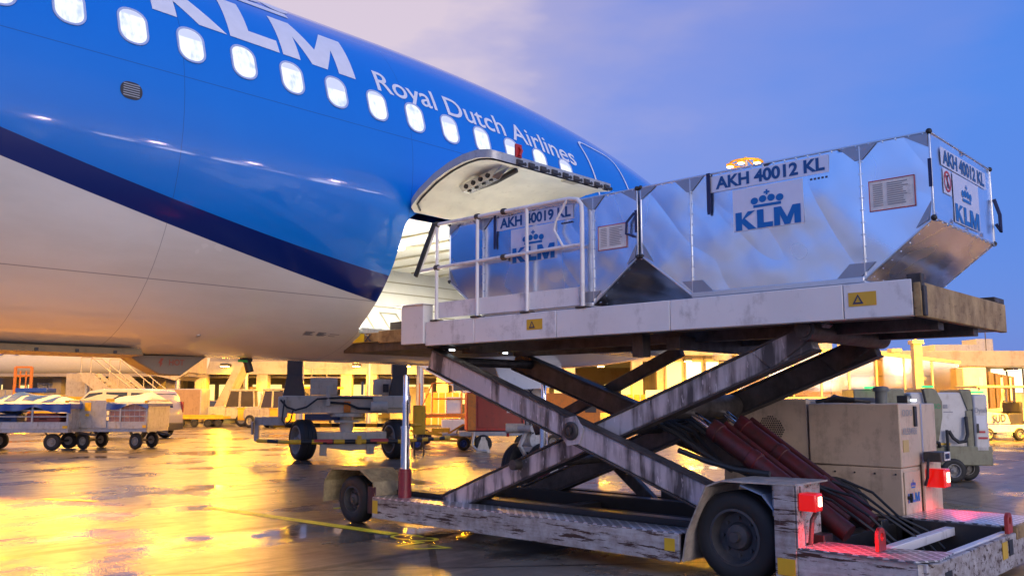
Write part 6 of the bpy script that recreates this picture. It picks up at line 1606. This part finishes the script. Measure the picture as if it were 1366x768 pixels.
flood('added floodlight mast behind the grey container on its yellow dolly', PX(236, 50), 50, 10, ap(-8, 20), 3200, 130)  # mast added for golden glare on the wet apron
flood('added floodlight mast behind the forklift and the grey container, far left', PX(96, 55), 55, 10, ap(-10, 22), 3200, 130)  # weak mast added to spread the apron glare further left
flood('added floodlight mast beside the outer stair of the terminal', PX(327, 56), 56, 10, ap(-6, 22), 3200, 130)  # weak mast added to spread the apron glare towards the bridge
# added light tower, out of view at left, to brighten the apron and belly
lt_ = thing('added_light_tower', 'added portable light tower on a trailer, out of view beyond the airliner', 'light tower', (3.2, 17.9, 0))
MB().box(2.7, 3.7, 17.5, 18.7, .35, 1.0).build('trailer', M['yellow'], lt_, bevel=.03)
for s_ in (-1, 1): wheel(lt_, (3.2 + .55 * s_, 18.1, .3), (s_, 0, 0), .3, .18, .16, M['tyre'], M['hubgrey'])
MB().lathe((3.2, 18.0, 1.0), (3.2, 18.0, 4.4), [(0, .07), (.5, .07), (.5, .05), (1, .045)], 12).build('mast', M['galv'], lt_)
for k in range(4):
    x_ = 2.75 + .3 * k; h_ = MB().box(x_, x_ + .24, 17.85, 18.02, 4.3, 4.5).build('lamp_head', M['dark'], lt_, bevel=.01)
    MB().box(x_ + .02, x_ + .22, 17.84, 17.848, 4.32, 4.48).build('lens', plain('sodium_lens', (1, .7, .2), .3, emit=(1, .55, .10), strength=60), h_)
li = bpy.data.lights.new('sodium_light', 'SPOT'); li.energy = 50000; li.color = (1, .36, .005); li.spot_size = R(48); li.spot_blend = .35; li.shadow_soft_size = .5
lo = bpy.data.objects.new('sodium_light', li); COL.objects.link(lo); lo.parent = lt_; lo.location = (0, -.25, 4.3); lo.rotation_euler = Vector((-.11, -.75, -.65)).to_track_quat('-Z', 'Y').to_euler()
flood('added floodlight mast behind the orange container under the gallery', PX(606, 52), 52, 9, ap(-1, 22), 4200, 130)  # mast added for golden streaks on the ground around the drive unit
flood('added floodlight mast between the two lift columns of the boarding bridge', PX(492, 53), 53, 9, ap(-3, 22), 3600, 130)  # second mast added for those ground streaks
# the high mast whose ring shows over the container
t = thing('high_mast', 'tall high mast with a lit lamp ring showing above the nearest container', 'light mast', ap(PX(1006, 60), 60), 'sodium floodlight masts')
q = ap(PX(1006, 60), 60)
MB().lathe(q, ap(PX(1006, 60), 60, 18.15), [(0, .25), (1, .11)], 14).build('pole', M['galv'], t)
ctr = Vector(ap(PX(1006, 60), 60, 17.75))
MB().tube([ctr + Vector((1.1 * math.cos(R(a)), 1.1 * math.sin(R(a)), .25 * 0)) for a in range(0, 361, 15)], .07, 8).tube([ctr + Vector((1.1, 0, 0)), ctr + Vector((0, 0, .35)), ctr + Vector((-1.1, 0, 0))], .05, 8).tube([ctr + Vector((0, 1.1, 0)), ctr + Vector((0, 0, .35)), ctr + Vector((0, -1.1, 0))], .05, 8).build('lamp_ring', M['yellow'], t)
for k in range(6):
    c = ctr + Vector((1.1 * math.cos(R(60 * k + 10)), 1.1 * math.sin(R(60 * k + 10)), -.15))
    hd = MB().box(c.x - .2, c.x + .2, c.y - .2, c.y + .2, c.z - .1, c.z + .1).build('floodlight', M['yellow'], t, bevel=.03)
    MB().box(c.x - .16, c.x + .16, c.y - .16, c.y + .16, c.z - .15, c.z - .105).build('lens', plain('sodium_lens', (1, .7, .2), .3, emit=(1, .55, .10), strength=60), hd)
li = bpy.data.lights.new('sodium_light', 'SPOT'); li.energy = 60000; li.color = (1, .45, .008); li.spot_size = R(150); li.spot_blend = .6; li.shadow_soft_size = .8
lo = bpy.data.objects.new('sodium_light', li); COL.objects.link(lo); lo.parent = t
lo.location = Vector((0, 0, 17.2))
